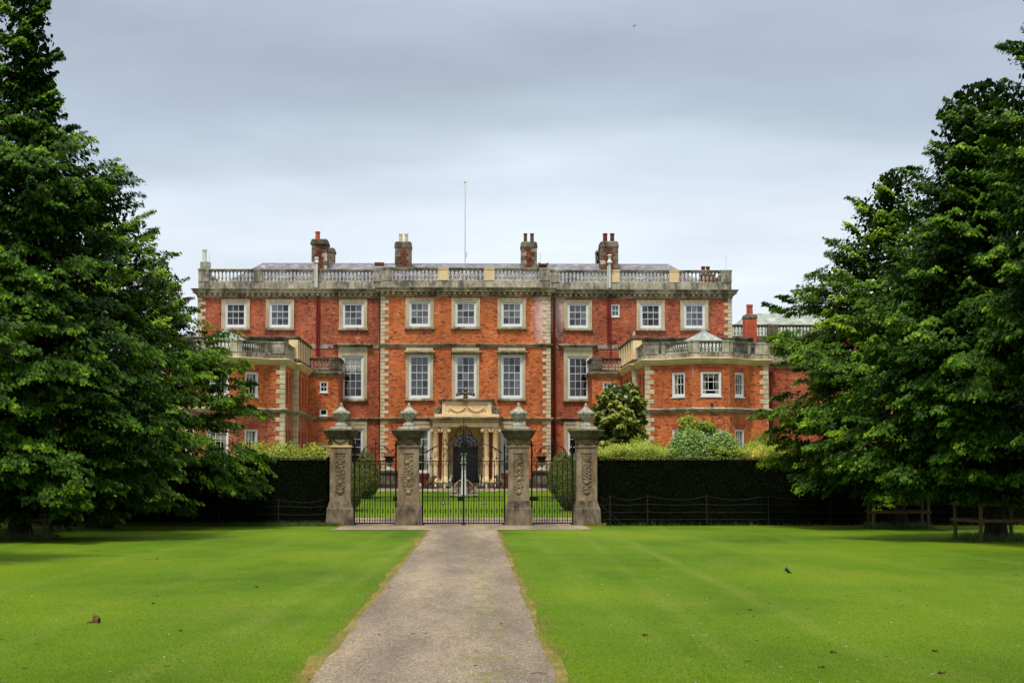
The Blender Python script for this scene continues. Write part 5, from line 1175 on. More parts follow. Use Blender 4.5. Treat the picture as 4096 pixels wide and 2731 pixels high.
    q = MB(); q.blob((cx, YG-.052, cz+.065), (.022, .006, .02), 6, 4); q.blob((cx-.02, YG-.052, cz+.05), (.012, .006, .015), 6, 4); link('emblem', q.mesh('emblem', m_white), pl)
for sd_, (a, b, mid) in (('left', (1418, 1583.6, 1502.5)), ('right', (2127, 2290, 2209))):
    r = empty('side_gate', (gx((a+b)/2), YG, GZ0), f'black wrought iron side gate on the {sd_}, between two stone piers', 'gate', 'iron side gates')
    q = MB(); post(q, a, 1785); post(q, b, 1785); link('gate_post', q.mesh('gate_post', m_iron), r)
    gate(a, b, r, bars_n=7)
    q = MB()
    for k in (-1, 1):
        m_ = lambda x: mid+k*x
        q.tube([G3(m_(x), y) for x, y in ((0, 1775), (10, 1775), (10, 1782), (22, 1782), (34, 1785), (46, 1794), (55, 1806), (62, 1816))], .016, 5)
        for (x, y, dx_, dy_) in ((34, 1785, 12, 8), (46, 1794, 14, 20), (44, 1792, 4, 24), (52, 1824, -8, 10), (52, 1824, 8, 8), (52, 1824, 0, 14)): leafy(q, m_(x), y, dx_*k, dy_)
        q.tube([G3(m_(x), y) for x, y in ((45, 1793), (51, 1803), (53, 1815), (50, 1830), (40, 1838), (26, 1842))], .014, 5)
        q.tube([G3(m_(x), y) for x, y in ((70, 1842), (75, 1830), (78, 1812), (80, 1796))], .010, 4)
        q.tube([G3(m_(x), y) for x, y in ((2, 1822), (10, 1808), (20, 1798), (28, 1792))], .012, 4)
        for (cx_, cy_, rr, tn, a0, dr_) in ((24, 1818, 14, 1.9, 2.0, 1), (12, 1793, 8, 1.6, 1.0, -1), (66, 1835, 8, 1.4, 3.6, 1), (70, 1800, 5, 1.4, 1, 1)):
            spiral(q, m_(cx_), cy_, rr, tn, a0 if k < 0 else math.pi-a0, -dr_*k)
    q.tube([G3(mid, 1843), G3(mid, 1775)], .020, 4); finial(q, mid, 1775, 1751)
    if sd_ == 'left': q.box(gx(1572), gx(1590), YG-.05, YG+.05, gzz(2002), gzz(1985))
    else: q.box(gx(2118), gx(2154), YG-.05, YG+.05, gzz(2002), gzz(1985))
    tag(link('scrollwork', q.mesh('scrollwork', m_iron), r), kind='stuff')
# ------------------------------------------------------------------ foliage
def leaf_quads(P, Nn, U, Ls, Ws):
    Nn = Nn/np.linalg.norm(Nn, axis=1, keepdims=True); U = U-(U*Nn).sum(1, keepdims=True)*Nn; U = U/(np.linalg.norm(U, axis=1, keepdims=True)+1e-9)
    V = np.cross(Nn, U); Ls = Ls[:, None]; Ws = Ws[:, None]
    Q = np.stack([P-U*Ls*.5, P+V*Ws*.5-U*Ls*.05, P+U*Ls*.5-Nn*Ls*.12, P-V*Ws*.5-U*Ls*.05], axis=1)
    return Q.reshape(-1, 3)
def lump(az, z, seed, f=1.0):
    rs = np.random.RandomState(seed); s = 0
    for k in range(7):
        a, b, p_ = rs.randint(1, 9), rs.uniform(.4, 2.0)*f, rs.uniform(0, 6.28); s = s+np.sin(az*a+z*b+p_)/7
    return s*1.9
def crown_mesh(name, prof, mat, seed, nplates, per, leaf, plate_len, amp=.14, face=None, inner=2500, droop=.22, nspray=8):
    """prof = [(z, radius)] bottom to top, about the trunk axis. Boughs carry flat hanging sprays, sprays carry leaves."""
    R = np.random.RandomState(seed); pz = np.array([p_[0] for p_ in prof]); pr = np.array([p_[1] for p_ in prof])
    zz = np.linspace(pz[0], pz[-1], 200); rr = np.interp(zz, pz, pr)+.25; cdf = np.cumsum(rr); cdf = cdf/cdf[-1]
    nb = max(12, nplates//nspray)
    z = np.interp((np.arange(nb)+R.rand(nb))/nb, cdf, zz); az = R.rand(nb)*2*np.pi
    if face is not None: k = R.rand(nb) < .80; az = np.where(k, face+(R.rand(nb)-.5)*2*np.pi*.62, az)
    r0 = np.interp(z, pz, pr); dep = R.rand(nb)**1.3; r = r0*(1.10+amp*lump(az, z, seed)+.10*R.randn(nb)*(R.rand(nb) < .5))*(1-.26*dep); top = np.clip((z-pz[0])/(pz[-1]-pz[0]), 0, 1)
    cx, sx = np.cos(az), np.sin(az); elev = -.25+1.0*top**1.2+R.randn(nb)*.15
    O = np.stack([cx*np.cos(elev), sx*np.cos(elev), np.sin(elev)], 1); Sd = np.stack([-sx, cx, 0*sx], 1)
    tipB = np.stack([r*cx, r*sx, z], 1); LB = (1.5+1.3*R.rand(nb))*np.clip(r0/3.2, .35, 1.15)*(plate_len/1.7)
    B = np.repeat(np.arange(nb), nspray); n2 = len(B); sB = -R.rand(n2)**.9; tB = (R.rand(n2)-.5)*1.25*(.25+np.minimum(-sB*1.6, 1.0))
    tip = tipB[B]+O[B]*(sB*LB[B])[:, None]+Sd[B]*(tB*LB[B]*.8)[:, None]
    tip[:, 2] += -np.abs(tB)*LB[B]*.28-droop*.5*(1+sB)**2*LB[B]*.6+R.randn(n2)*.05
    d2 = O[B]+Sd[B]*(tB*1.3+R.randn(n2)*.3)[:, None]; d2[:, 2] += -.18+R.randn(n2)*.12; d2 /= np.linalg.norm(d2, axis=1, keepdims=True)
    s2 = np.stack([-d2[:, 1], d2[:, 0], 0*d2[:, 0]], 1); s2 /= np.linalg.norm(s2, axis=1, keepdims=True)+1e-9
    L2 = plate_len*.52*(.6+.7*R.rand(n2))*np.clip(r0[B]/2.2, .4, 1)
    n = n2*per; I = np.repeat(np.arange(n2), per); s = -R.rand(n)**1.05; t = R.randn(n)*.26*(.30-s)
    P = tip[I]+d2[I]*(s*L2[I])[:, None]+s2[I]*(t*L2[I])[:, None]; P[:, 2] += R.randn(n)*.05*L2[I]-np.abs(t)*L2[I]*.45-droop*((1+s)**2)*L2[I]*.5
    Nn = d2[I]*.55+R.randn(n, 3)*.30; Nn[:, 2] += .75; U = d2[I]*.9+s2[I]*(t*1.6)[:, None]+R.randn(n, 3)*.30; U[:, 2] -= .85
    Ls = leaf*(.7+.6*R.rand(n)); Ws = Ls*(.60+.2*R.rand(n))
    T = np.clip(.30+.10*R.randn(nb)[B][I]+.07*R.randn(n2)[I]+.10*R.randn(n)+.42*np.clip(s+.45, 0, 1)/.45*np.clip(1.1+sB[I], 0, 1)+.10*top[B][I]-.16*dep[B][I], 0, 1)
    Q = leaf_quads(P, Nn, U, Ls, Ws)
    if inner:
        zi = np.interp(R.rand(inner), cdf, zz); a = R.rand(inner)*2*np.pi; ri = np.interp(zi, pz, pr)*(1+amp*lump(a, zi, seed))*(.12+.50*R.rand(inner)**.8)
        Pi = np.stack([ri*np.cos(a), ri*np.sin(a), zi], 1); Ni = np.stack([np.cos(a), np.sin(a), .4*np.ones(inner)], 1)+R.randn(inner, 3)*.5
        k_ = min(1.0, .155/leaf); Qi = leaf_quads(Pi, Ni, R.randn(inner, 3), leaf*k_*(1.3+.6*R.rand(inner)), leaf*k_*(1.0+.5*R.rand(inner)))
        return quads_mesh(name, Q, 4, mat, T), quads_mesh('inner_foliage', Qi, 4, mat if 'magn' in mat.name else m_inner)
    return quads_mesh(name, Q, 4, mat, T)
def tree(name, px, Y, prof_px, mat, label, cat='tree', seed=1, nplates=900, per=110, leaf=.12, plate_len=1.7, amp=.13, inner=2500, trunk_r=.35, tint=None, group=None, xc=None, zbase=None):
    x = X(px, Y, 1900) if xc is None else xc; s_ = F/Y; zg_ = gz(Y) if zbase is None else zbase
    prof = sorted([(Z(py, Y), w_/s_) for py, w_ in prof_px])
    root = empty(name, (x, Y, zg_), label, cat, group)
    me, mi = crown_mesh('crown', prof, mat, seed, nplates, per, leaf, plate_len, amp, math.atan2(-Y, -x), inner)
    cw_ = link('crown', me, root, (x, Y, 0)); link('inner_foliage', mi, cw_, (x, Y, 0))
    rnd = random.Random(seed); q = MB(); H = prof[-1][0]-zg_
    pts = [(x+rnd.uniform(-.12, .12)*(i > 0), Y+rnd.uniform(-.12, .12), zg_+H*.78*i/7) for i in range(8)]
    q.lathe(x, Y, [(trunk_r*1.9, zg_-.1), (trunk_r*1.35, zg_+.25), (trunk_r*1.1, zg_+.7), (trunk_r, zg_+1.3)], 14)
    q.tube(pts, trunk_r*1.0, 12, trunk_r*.25); link('trunk', q.mesh('trunk', m_bark, True), root)
    q = MB()
    for i in range(34):
        t = rnd.uniform(.16, .95); z0 = zg_+H*.8*t; a = rnd.uniform(0, 6.283); zt_ = z0+rnd.uniform(.0, 1.6)*(.4+t); rr_ = float(np.interp(zt_, [p_[0] for p_ in prof], [p_[1] for p_ in prof]))*.66
        p0 = Vector((x, Y, z0)); p2 = Vector((x+rr_*math.cos(a), Y+rr_*math.sin(a), zt_)); pm_ = p0.lerp(p2, .5)+Vector((0, 0, .35)); q.tube([p0, p0.lerp(pm_, .6), pm_, p2], trunk_r*.30*(1.15-t), 5, .02)
    link('limb', q.mesh('limb', m_bark), root); return root
tree('lime_tree', 82, 70, [(-190, 31), (-60, 82), (30, 112), (170, 158), (260, 163), (340, 153), (440, 168), (540, 316), (600, 449), (680, 490), (760, 500), (850, 439), (960, 439), (1120, 510), (1350, 622), (1583, 683), (1800, 653), (1960, 602), (2020, 510), (2060, 286)],
     m_lime, 'large dark lime tree at the left, its branches hanging almost to the lawn', seed=11, nplates=2500, per=82, leaf=0.155, inner=14000, trunk_r=.36, amp=.10)
tree('hornbeam_tree', 400, 84, [(700, 21), (780, 135), (900, 260), (1000, 322), (1080, 364), (1290, 489), (1480, 624), (1672, 624), (1800, 666), (1916, 728), (1968, 676), (2003, 437), (2012, 156)],
     m_lime2, 'brighter green tree behind the big left tree, one low branch reaching over the dark hedge', seed=23, nplates=1900, per=82, leaf=0.14, inner=11000, trunk_r=.4, amp=.11)
tree('lime_tree', -500, 52, [(900, 300), (1020, 500), (1200, 590), (1450, 620), (1600, 570), (1760, 500), (1900, 380), (2000, 200)],
     m_lime, 'nearest tree at the left edge, only the tips of its branches showing', seed=31, nplates=700, per=75, leaf=0.14, inner=5000, trunk_r=.35)
tree('lime_tree', -150, 79, [(-320, 60), (-100, 150), (50, 215), (200, 265), (400, 310), (700, 380), (1000, 420), (1500, 430), (1900, 380), (2000, 200)],
     m_lime, 'tree at the left edge just behind the big left tree, filling the top left corner', seed=37, nplates=900, per=70, leaf=.16, inner=5000, trunk_r=.35)
tree('lime_tree', 3980, 68, [(318, 63), (335, 178), (365, 247), (430, 299), (520, 341), (600, 362), (700, 352), (850, 378), (1000, 452), (1250, 588), (1500, 662), (1700, 672), (1860, 588), (1950, 441), (1985, 231)],
     m_lime, 'large dark tree at the right growing out of the nearest square wooden guard', seed=43, nplates=2300, per=82, leaf=0.155, inner=14000, trunk_r=.33, amp=.10)
tree('hornbeam_tree', 3589, 83, [(675, 43), (720, 140), (783, 194), (880, 281), (1000, 367), (1062, 432), (1150, 421), (1260, 475), (1400, 508), (1500, 508), (1600, 540), (1660, 583), (1760, 540), (1860, 475), (1950, 389), (1990, 194)],
     m_lime2, 'middle tree on the right, its branches hiding the end of the house wing', seed=57, nplates=1900, per=82, leaf=0.14, inner=11000, trunk_r=.36, amp=.12)
tree('lime_tree', 4310, 60, [(-430, 110), (-200, 220), (40, 280), (160, 310), (300, 345), (420, 360), (700, 370), (1100, 400), (1500, 420), (1750, 380), (1900, 250)],
     m_lime, 'tall tree at the right edge whose top rises to the corner of the sky', seed=61, nplates=1000, per=75, leaf=0.15, inner=6000, trunk_r=.35)
tree('lime_tree', 3905, 99, [(900, 60), (1100, 200), (1400, 330), (1700, 360), (1900, 330), (1975, 180)],
     m_lime, 'shaded tree farthest back on the right, behind the pale rear guard rails', seed=67, nplates=500, per=60, leaf=.18, inner=6000, trunk_r=.34)
tree('copper_beech', 640, 150, [(1040, 10), (1065, 60), (1110, 110), (1180, 135), (1250, 140), (1340, 150), (1500, 170), (1700, 150)],
     m_copper, 'dark purple copper beech rising behind the left corner of the house', seed=71, nplates=420, per=110, leaf=0.15, inner=5000, trunk_r=.4, zbase=0)
tree('ash_tree', 3230, 165, [(1120, 10), (1135, 70), (1170, 150), (1215, 190), (1260, 200), (1400, 190)],
     m_lime, 'thin twiggy ash tree showing above the slate roof on the right', seed=77, nplates=120, per=60, leaf=.26, inner=150, trunk_r=.25, zbase=0, amp=.25)
# distant wood far beyond the house closes the horizon either side
for k, (x_, Y_) in enumerate(((-75, 190), (-48, 210), (52, 200), (82, 190))):
    tree('lime_tree', 0, Y_, [(1400, 40), (1500, 200), (1650, 260), (1800, 260), (1850, 200)], m_lime, ['distant tree far behind the left trees, outermost', 'distant tree far behind the left trees, nearer the house', 'distant tree far behind the right trees, nearer the house', 'distant tree far behind the right trees, outermost'][k], seed=90+k, nplates=140, per=60, leaf=.4, inner=600, xc=x_, zbase=0)

def leaf_surface(name, fn, n, mat, leaf, seed, jit=.04, asp=.6, parent=None, up=.3, tr=(.45, .2)):
    """scatter small leaves on a surface: fn(R, n) -> points, normals"""
    R = np.random.RandomState(seed); P, Nn = fn(R, n); P = P+Nn*(R.rand(len(P))*jit)[:, None]+R.randn(len(P), 3)*jit*.3
    N2 = Nn+R.randn(len(P), 3)*.55; N2[:, 2] += up; U = R.randn(len(P), 3); U[:, 2] -= .3
    Ls = leaf*(.6+.8*R.rand(len(P))); t = np.clip(tr[0]+tr[1]*R.randn(len(P)), 0, 1)
    return link(name, quads_mesh(name, leaf_quads(P, N2, U, Ls, Ls*asp), 4, mat, t), parent)
def hedge(x0, x1, y0, y1, z1, label, seed):
    z0 = GZ0-.05; cx = (x0+x1)/2; root = empty('yew_hedge', (cx, (y0+y1)/2, z0), label, 'hedge', 'clipped yew hedges either side of the gateway')
    q = MB(); rnd = random.Random(seed); nx = int((x1-x0)/.35); nz = 9; g_ = []
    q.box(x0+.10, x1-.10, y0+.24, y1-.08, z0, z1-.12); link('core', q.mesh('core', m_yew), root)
    def face(R, n):
        x = R.uniform(x0, x1, n); z = z0+(z1-z0)*R.rand(n)**.95; y = y0+.07+.05*np.sin(x*1.7+z)+.04*np.sin(x*4.1+2*z)+.05*R.rand(n); 
        return np.stack([x, y, z], 1), np.tile([0, -1., .15], (n, 1))
    def topf(R, n):
        x = R.uniform(x0, x1, n); y = R.uniform(y0+.03, y1, n); z = z1-.04+.03*np.sin(x*1.3)+.04*np.sin(x*.37+1); return np.stack([x, y, z], 1), np.tile([0, 0, 1.], (n, 1))
    def endf(R, n):
        e = x1 if abs(x1) < abs(x0) else x0; z = z0+(z1-z0)*R.rand(n); y = R.uniform(y0, y1, n); sg = 1. if e == x1 else -1.
        return np.stack([np.full(n, e), y, z], 1), np.tile([sg, 0, .1], (n, 1))
    W_ = x1-x0
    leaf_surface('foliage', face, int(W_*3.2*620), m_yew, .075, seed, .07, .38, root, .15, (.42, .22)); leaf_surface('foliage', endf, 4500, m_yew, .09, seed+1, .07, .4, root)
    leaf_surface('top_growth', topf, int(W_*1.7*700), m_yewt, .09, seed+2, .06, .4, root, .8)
    return root
zh = Z(1829, 87.9)
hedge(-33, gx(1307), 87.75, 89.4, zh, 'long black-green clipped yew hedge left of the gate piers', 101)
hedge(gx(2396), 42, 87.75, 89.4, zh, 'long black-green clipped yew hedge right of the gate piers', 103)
def mound(name, c, r, mat, n, leaf, label, cat, seed, asp=.6, amp=.12, parts=True, tr=(.45, .2), group=None, jit=.12, flat=None):
    root = empty(name, (c[0], c[1], c[2]), label, cat, group); q = MB(); q.blob((c[0], c[1], c[2]+r[2]*.45), (r[0]*.8, r[1]*.8, r[2]*.42), 12, 8); link('core', q.mesh('core', m_yew), root)
    def fn(R, n):
        v = R.randn(n, 3); v[:, 2] = np.abs(v[:, 2])*1.1; v[:, 1] -= .25; v = v/((np.abs(v)**3.2).sum(1, keepdims=True)**(1/3.2)); az = np.arctan2(v[:, 1], v[:, 0]); k = 1+amp*lump(az, v[:, 2]*4, seed)
        k = k*(1-.25*R.rand(n)**2)
        return np.stack([c[0]+v[:, 0]*r[0]*k, c[1]+v[:, 1]*r[1]*k, c[2]+v[:, 2]*r[2]*k], 1), v
    leaf_surface('foliage', fn, n, mat, leaf, seed, jit, asp, root, .4, tr); return root
# golden shrubs rising behind the hedges
gh = 'golden green shrubs behind the yew hedges'
for i, (px, Y, w_, top, lab) in enumerate((
    (1000, 94, 100, 1785, 'golden green shrub behind the left hedge, half hidden by the tree branch'), (1130, 93, 110, 1782, 'golden green shrub behind the left hedge, below the lower bay window'),
    (1262, 94, 80, 1790, 'golden green shrub behind the left hedge, beside the outermost left pier'), (2440, 92, 95, 1812, 'yellow green shrub behind the right hedge, at the foot of the magnolia'),
    (2590, 95, 110, 1772, 'yellow green shrub between the magnolia and the silvery bush'), (3030, 94, 90, 1775, 'yellow green shrub behind the right hedge, right of the silvery bush'))):
    x_ = X(px, Y, 1800); zt_ = Z(top, Y); mound('golden_shrub', (x_, Y, gz(Y)), (w_*Y/F, 1.5, zt_-gz(Y)), m_golden, 9000, .11, lab, 'shrub', 120+i, amp=.08, group=gh)
Y = 91.4; mound('silver_bush', (X(2752, Y, 1800), Y, gz(Y)), (1.22, 1.2, Z(1742, Y)-gz(Y)), m_silver, 26000, .10, 'larger silvery green bush over the right hedge, below the bay window', 'bush', 131, amp=.10)
mound('silver_bush', (X(2895, Y, 1800), Y+.3, gz(Y)), (1.0, 1.1, Z(1752, Y)-gz(Y)), m_silver, 21000, .10, 'smaller silvery green bush just right of the larger one over the hedge', 'bush', 132, amp=.10)
Y = 90.4; mound('flower_clump', (X(3030, Y, 1820), Y, gz(Y)), (.6, .5, Z(1811, Y)-gz(Y)), m_yflower, 3500, .08, 'clump of bright yellow flowers over the right hedge', 'flowers', 133)
Y = 104; mound('shrub', (X(3037, Y, 1770), Y, gz(Y)), (.6, .6, Z(1750, Y)-gz(Y)), m_laurel, 5000, .10, 'small dark leafy shrub against the wing below its right window', 'shrub', 134)
def fbord(R, n):
    a, b = X(2400, 92, 1810), X(3140, 92, 1810); x = R.uniform(a, b, n); y = 90.6+2.4*R.rand(n); zt = Z(1819, 92)+.10*np.sin(x*1.7)+.06*np.sin(x*4.3+1)+(y-90.6)*.10
    z = np.where(R.rand(n) < .6, zt, GZ0+(zt-GZ0)*R.rand(n)); return np.stack([x, y, z], 1), np.tile([0, -.5, .9], (n, 1))
ob = leaf_surface('flower_border', fbord, 26000, m_golden, .11, 137, .25, .5, None, .5, (.5, .22)); tag(ob, kind='stuff')
# magnolia
Y = 98; xm = X(2450, Y, 1700); root = empty('magnolia', (xm, Y, gz(Y)), 'bushy yellow green magnolia standing before the right wing, above the outermost right pier', 'tree')
prof = sorted([(Z(py, Y), w_/(F/Y)) for py, w_ in ((1535, 20), (1560, 60), (1610, 95), (1660, 120), (1720, 128), (1780, 125), (1840, 110), (1960, 70))])
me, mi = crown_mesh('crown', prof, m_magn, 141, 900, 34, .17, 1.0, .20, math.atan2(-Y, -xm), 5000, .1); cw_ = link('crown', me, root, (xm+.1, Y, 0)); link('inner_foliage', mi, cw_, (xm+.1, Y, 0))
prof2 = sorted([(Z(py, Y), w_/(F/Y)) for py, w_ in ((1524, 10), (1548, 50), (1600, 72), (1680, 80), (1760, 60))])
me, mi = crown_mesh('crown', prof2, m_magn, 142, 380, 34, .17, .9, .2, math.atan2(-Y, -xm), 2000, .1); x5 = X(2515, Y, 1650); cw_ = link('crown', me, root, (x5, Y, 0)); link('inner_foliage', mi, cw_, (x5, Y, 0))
q = MB(); q.tube([(xm, Y, gz(Y)), (xm+.1, Y, 1.0), (xm+.3, Y, 3.8)], .16, 8, .05); q.tube([(xm, Y, gz(Y)+.3), (xm-.7, Y, 2), (xm-.9, Y, 3.3)], .1, 6, .03); link('trunk', q.mesh('trunk', m_bark), root)
# climber over the lower bay window
Y = 106.7; root = empty('climbing_plant', (X(2790, Y, 1740), Y, 0), 'pale green climbing plant trained over the lower middle bay window of the right wing', 'climber')
def fclimb(R, n):
    t = R.rand(n); k = R.rand(n) < .55
    px = np.where(k, 2715+R.rand(n)*80, 2795+R.rand(n)*65); py = np.where(k, 1715-25*np.sin((px-2700)/90*3)+R.randn(n)*17+R.rand(n)*28, 1702+np.abs(px-2815)*.35+R.randn(n)*7)
    Xs = np.array([X(2715, Y, 1700)+(p_-2715)*Y/F for p_ in px]); Zs = np.array([Z(1700, Y, 2780)-(p_-1700)*Y/F for p_ in py])
    return np.stack([Xs, Y-.05+R.randn(n)*.10, Zs], 1), np.tile([0, -1., .4], (n, 1))
leaf_surface('foliage', fclimb, 2600, m_golden, .16, 151, .2, .4, root, .3, (.35, .2))
q = MB(); q.tube([(X(2765, Y, 1750), Y+.1, 0), (X(2765, Y, 1750), Y+.1, 2.6), (X(2830, Y, 1700), Y+.1, Z(1705, Y))], .035, 5); q.tube([(X(2765, Y, 1750), Y+.1, 2.4), (X(2725, Y, 1750), Y+.1, Z(1715, Y))], .03, 5); link('stem', q.mesh('stem', m_bark), root)
# clipped yews beyond the gates
def topiary(px, Y, w_, top, lab, seed):
    x_ = X(px, Y, 1900); z0 = gz(Y); z1 = Z(top, Y); r_ = w_*Y/F; root = empty('topiary_yew', (x_, Y, z0), lab, 'topiary', 'clipped egg shaped yews inside the gates')
    hts = [(0, .25), (.06, .62), (.15, .88), (.30, 1.0), (.50, .97), (.70, .80), (.85, .58), (.95, .32), (1, .02)]
    q = MB(); q.lathe(x_, Y, [(r_*.93*b, z0+.15+(z1-z0-.2)*a) for a, b in hts], 18); link('core', q.mesh('core', m_topi, True), root)
    hz = np.array([a for a, b in hts]); hr = np.array([b for a, b in hts])
    def fn(R, n):
        t = R.rand(n); az = R.rand(n)*6.283; rr_ = np.interp(t, hz, hr)*r_*(1+.03*lump(az, t*6, seed)); dr = np.gradient(hr, hz); sl_ = np.interp(t, hz, -dr)*r_/(z1-z0)
        return np.stack([x_+rr_*np.cos(az), Y+rr_*np.sin(az), z0+.1+(z1-z0-.1)*t], 1), np.stack([np.cos(az), np.sin(az), sl_], 1)
    leaf_surface('foliage', fn, 9000, m_topi, .085, seed, .05, .4, root, .1, (.45, .22))
    q = MB(); q.tube([(x_, Y, z0-.02), (x_, Y, z0+.5)], .10, 8); link('trunk', q.mesh('trunk', m_bark), root)
topiary(1464, 110.5, 50, 1808, 'larger clipped egg shaped yew seen through the left side gate', 161); topiary(1398, 99.5, 46, 1852, 'clipped yew half hidden behind the outermost left pier', 162)
topiary(2246, 110.5, 54, 1808, 'clipped egg shaped yew seen through the right side gate, farther back', 163); topiary(2275, 99.7, 46, 1824, 'nearer clipped yew seen through the right side gate, beside the outer post', 164)
Y = 103; mound('laurel_bush', (X(2325, Y, 1900), Y, gz(Y)), (.8, .7, Z(1815, Y)-gz(Y)), m_laurel, 7000, .13, 'bright green laurel bush behind the nearer right clipped yew and the outermost right pier', 'bush', 171)

# ------------------------------------------------------------------ estate fences in front of the hedges
def wire_fence(pxs, px_end, label, post_top, nr):
    Yf = 87.15; z0 = gz(Yf); xs = [X(p_, Yf, 2040) for p_ in pxs]; root = empty('estate_fence', (xs[0], Yf, z0), label, 'fence', 'thin iron estate fences before the hedges')
    zt_ = Z(post_top, Yf)
    for i, x_ in enumerate(xs):
        q = MB(); q.box(x_-.022, x_+.022, Yf-.015, Yf+.015, z0-.02, zt_+.02*((i*7) % 3)); link('post', q.mesh('post', m_wire), root)
    alls = [X(px_end[0], Yf, 2040)]+xs+[X(px_end[1], Yf, 2040)]; alls.sort()
    for j, (py, sag) in enumerate(nr):
        q = MB(); pts = []
        for a, b in zip(alls, alls[1:]):
            for i in range(8): t = i/8; pts.append((a+(b-a)*t, Yf-.02, Z(py, Yf)-sag*4*t*(1-t)+.015*math.sin(a*3+t*7+j)))
        pts.append((alls[-1], Yf-.02, Z(py, Yf))); q.tube(pts, .009, 4); link('wire', q.mesh('wire', m_wire), root)
    return root
wire_fence([1114, 875, 630, 380, 130], (1300, -120), 'thin rusty post and wire fence along the foot of the left hedge', 1994, ((1996, .16), (2024, .03), (2055, .03), (2082, .02)))
fr_ = wire_fence([2440, 2590, 2827, 3074, 3321, 3570], (2392, 3900), 'thin rusty post and wire fence along the foot of the right hedge', 1981, ((1984, .16), (2017, .02), (2047, .02), (2076, .02)))
q = MB(); q.tube([G3(2400, 2020, -.85), G3(2478, 2089, -.85)], .016, 4); link('stay', q.mesh('stay', m_wire), fr_)

# ------------------------------------------------------------------ wooden tree guards
def guard(px, Y, half, h, rz, label, posts=4):
    x_ = X(px, Y, 2100); z0 = gz(Y); root = empty('tree_guard', (x_, Y, z0), label, 'tree guard', 'square post and rail tree guards', rz)
    pm = MB(); pm.lathe(0, 0, [(.075, -.05), (.075, h-.02), (.05, h)], 8); mp_ = pm.mesh('post', m_wood)
    for a in (-1, 1):
        for b in (-1, 1): link('post', mp_, root, local=(a*half, b*half, 0))
    rm = MB(); rm.box(-half-.14, half+.14, -.02, .02, -.055, .055); mr_ = rm.mesh('rail', m_wood)
    for z in (h-.07, h*.52):
        for k in range(4):
            a = k*math.pi/2; link('rail', mr_, root, local=(math.sin(a)*(half+.095), -math.cos(a)*(half+.095), z+(.0 if k % 2 else .012)), rz=a)
    q = MB()
    for k in range(4):
        a = k*math.pi/2; ca, sa = math.cos(a), math.sin(a)
        for i in range(14):
            t = -half+2*half*i/13; p_ = (t*ca+sa*half, t*sa-ca*half); q.tube([(p_[0], p_[1], .02), (p_[0], p_[1], h*.95)], .0025, 3)
        for z in (.15, .35, .55, .8, 1.0): q.tube([(-half*ca+sa*half, -half*sa-ca*half, z), (half*ca+sa*half, half*sa-ca*half, z)], .0025, 3)
    tag(link('wire_netting', q.mesh('wire_netting', m_wire), root), kind='stuff'); return root
guard(3985, 68, 1.10, 1.38, .16, 'wooden post and rail guard round the nearest tree on the right')
guard(3592, 83, 1.18, 1.38, -.12, 'wooden post and rail guard round the middle right tree, in front of the hedge')
guard(3912, 98, 1.35, 1.38, .05, 'pale wooden guard farthest back on the right, seen past the nearest tree trunk')
guard(70, 70, 1.10, 1.38, .1, 'dark wooden guard round the trunk of the big left tree')

# ------------------------------------------------------------------ grass, gravel stones, weeds
R = np.random.RandomState(5)
def gz_np(y): return np.array([gz(v) for v in y]) if len(y) < 2000 else EYE-(2.4+34/F*y)
def blades(name, n, ya, yb, hmin, hmax, wd, mat, xfun, label=None, pw=1.7):
    y = ya+(yb-ya)*R.rand(n)**pw; x = xfun(y, n); z = gz_np(y)
    h = hmin+(hmax-hmin)*R.rand(n); a = R.rand(n)*6.283; ln = .5+R.rand(n)*1.0; b = R.rand(n)*6.283
    u = np.stack([np.cos(a), np.sin(a), 0*a], 1)*(wd*(.6+.8*R.rand(n)))[:, None]; P = np.stack([x, y, z], 1)
    tip = P+np.stack([np.cos(b)*ln*h, np.sin(b)*ln*h, h*(1-.45*ln)], 1)
    V = np.stack([P-u*.5, P+u*.5, tip], 1).reshape(-1, 3); o = link(name, quads_mesh(name, V, 3, mat, R.rand(n))); tag(o, label, kind='stuff'); return o
m_blade = mat_leaf('grass_blade', [(0, (.095, .18, .003)), (.5, (.14, .235, .004)), (.85, (.19, .28, .008)), (1, (.27, .33, .04))], .45, .6, .15)
m_straw = mat_leaf('straw_blade', [(0, srgb(98, 108, 38)), (.5, srgb(150, 118, 72)), (1, srgb(186, 152, 104))], .3, .6, .2)
def frus(y): return (0-1862)/F*y-.4, (4096-1862)/F*y+.4
def xlawn(y, n):
    lo, hi = frus(y); x = lo+(hi-lo)*R.rand(n); dl = drive_l(y)-.12; dr_ = drive_r(y)+.1
    ins = (x > dl) & (x < dr_); f = R.rand(n); x2 = np.where(f < (dl-lo)/((dl-lo)+(hi-dr_)), lo+(dl-lo)*R.rand(n), dr_+(hi-dr_)*R.rand(n)); return np.where(ins, x2, x)
blades('grass', 340000, 20.5, 56, .012, .028, .009, m_blade, xlawn, pw=1.9)
def xverge(y, n): s_ = R.rand(n) < .5; e = np.abs(R.randn(n))*.15-.03; return np.where(s_, drive_l(y)+.02-e, drive_r(y)-.02+e)+.08*np.sin(y*1.3)
blades('grass', 34000, 20.5, 80, .015, .045, .008, m_straw, xverge, pw=1.5)
def xwild(y, n): return np.where(R.rand(n) < .6, R.uniform(-24, -5.9, n), R.uniform(6.6, 34, n))
m_wild = mat_leaf('dark_rough_grass', [(0, (.03, .07, .01)), (.5, (.07, .14, .015)), (1, (.18, .22, .06))], .3)  # long rough grass, darker green than the mown blades
y_ = R.uniform(86.7, 87.7, 12000); 
def xw2(y, n): return np.where(R.rand(n) < .9, -5.9-17*R.rand(n)**1.3, 6.6+26*R.rand(n))
o = blades('rough_grass', 12000, 86.75, 87.7, .06, .42, .016, m_wild, xw2, pw=1)
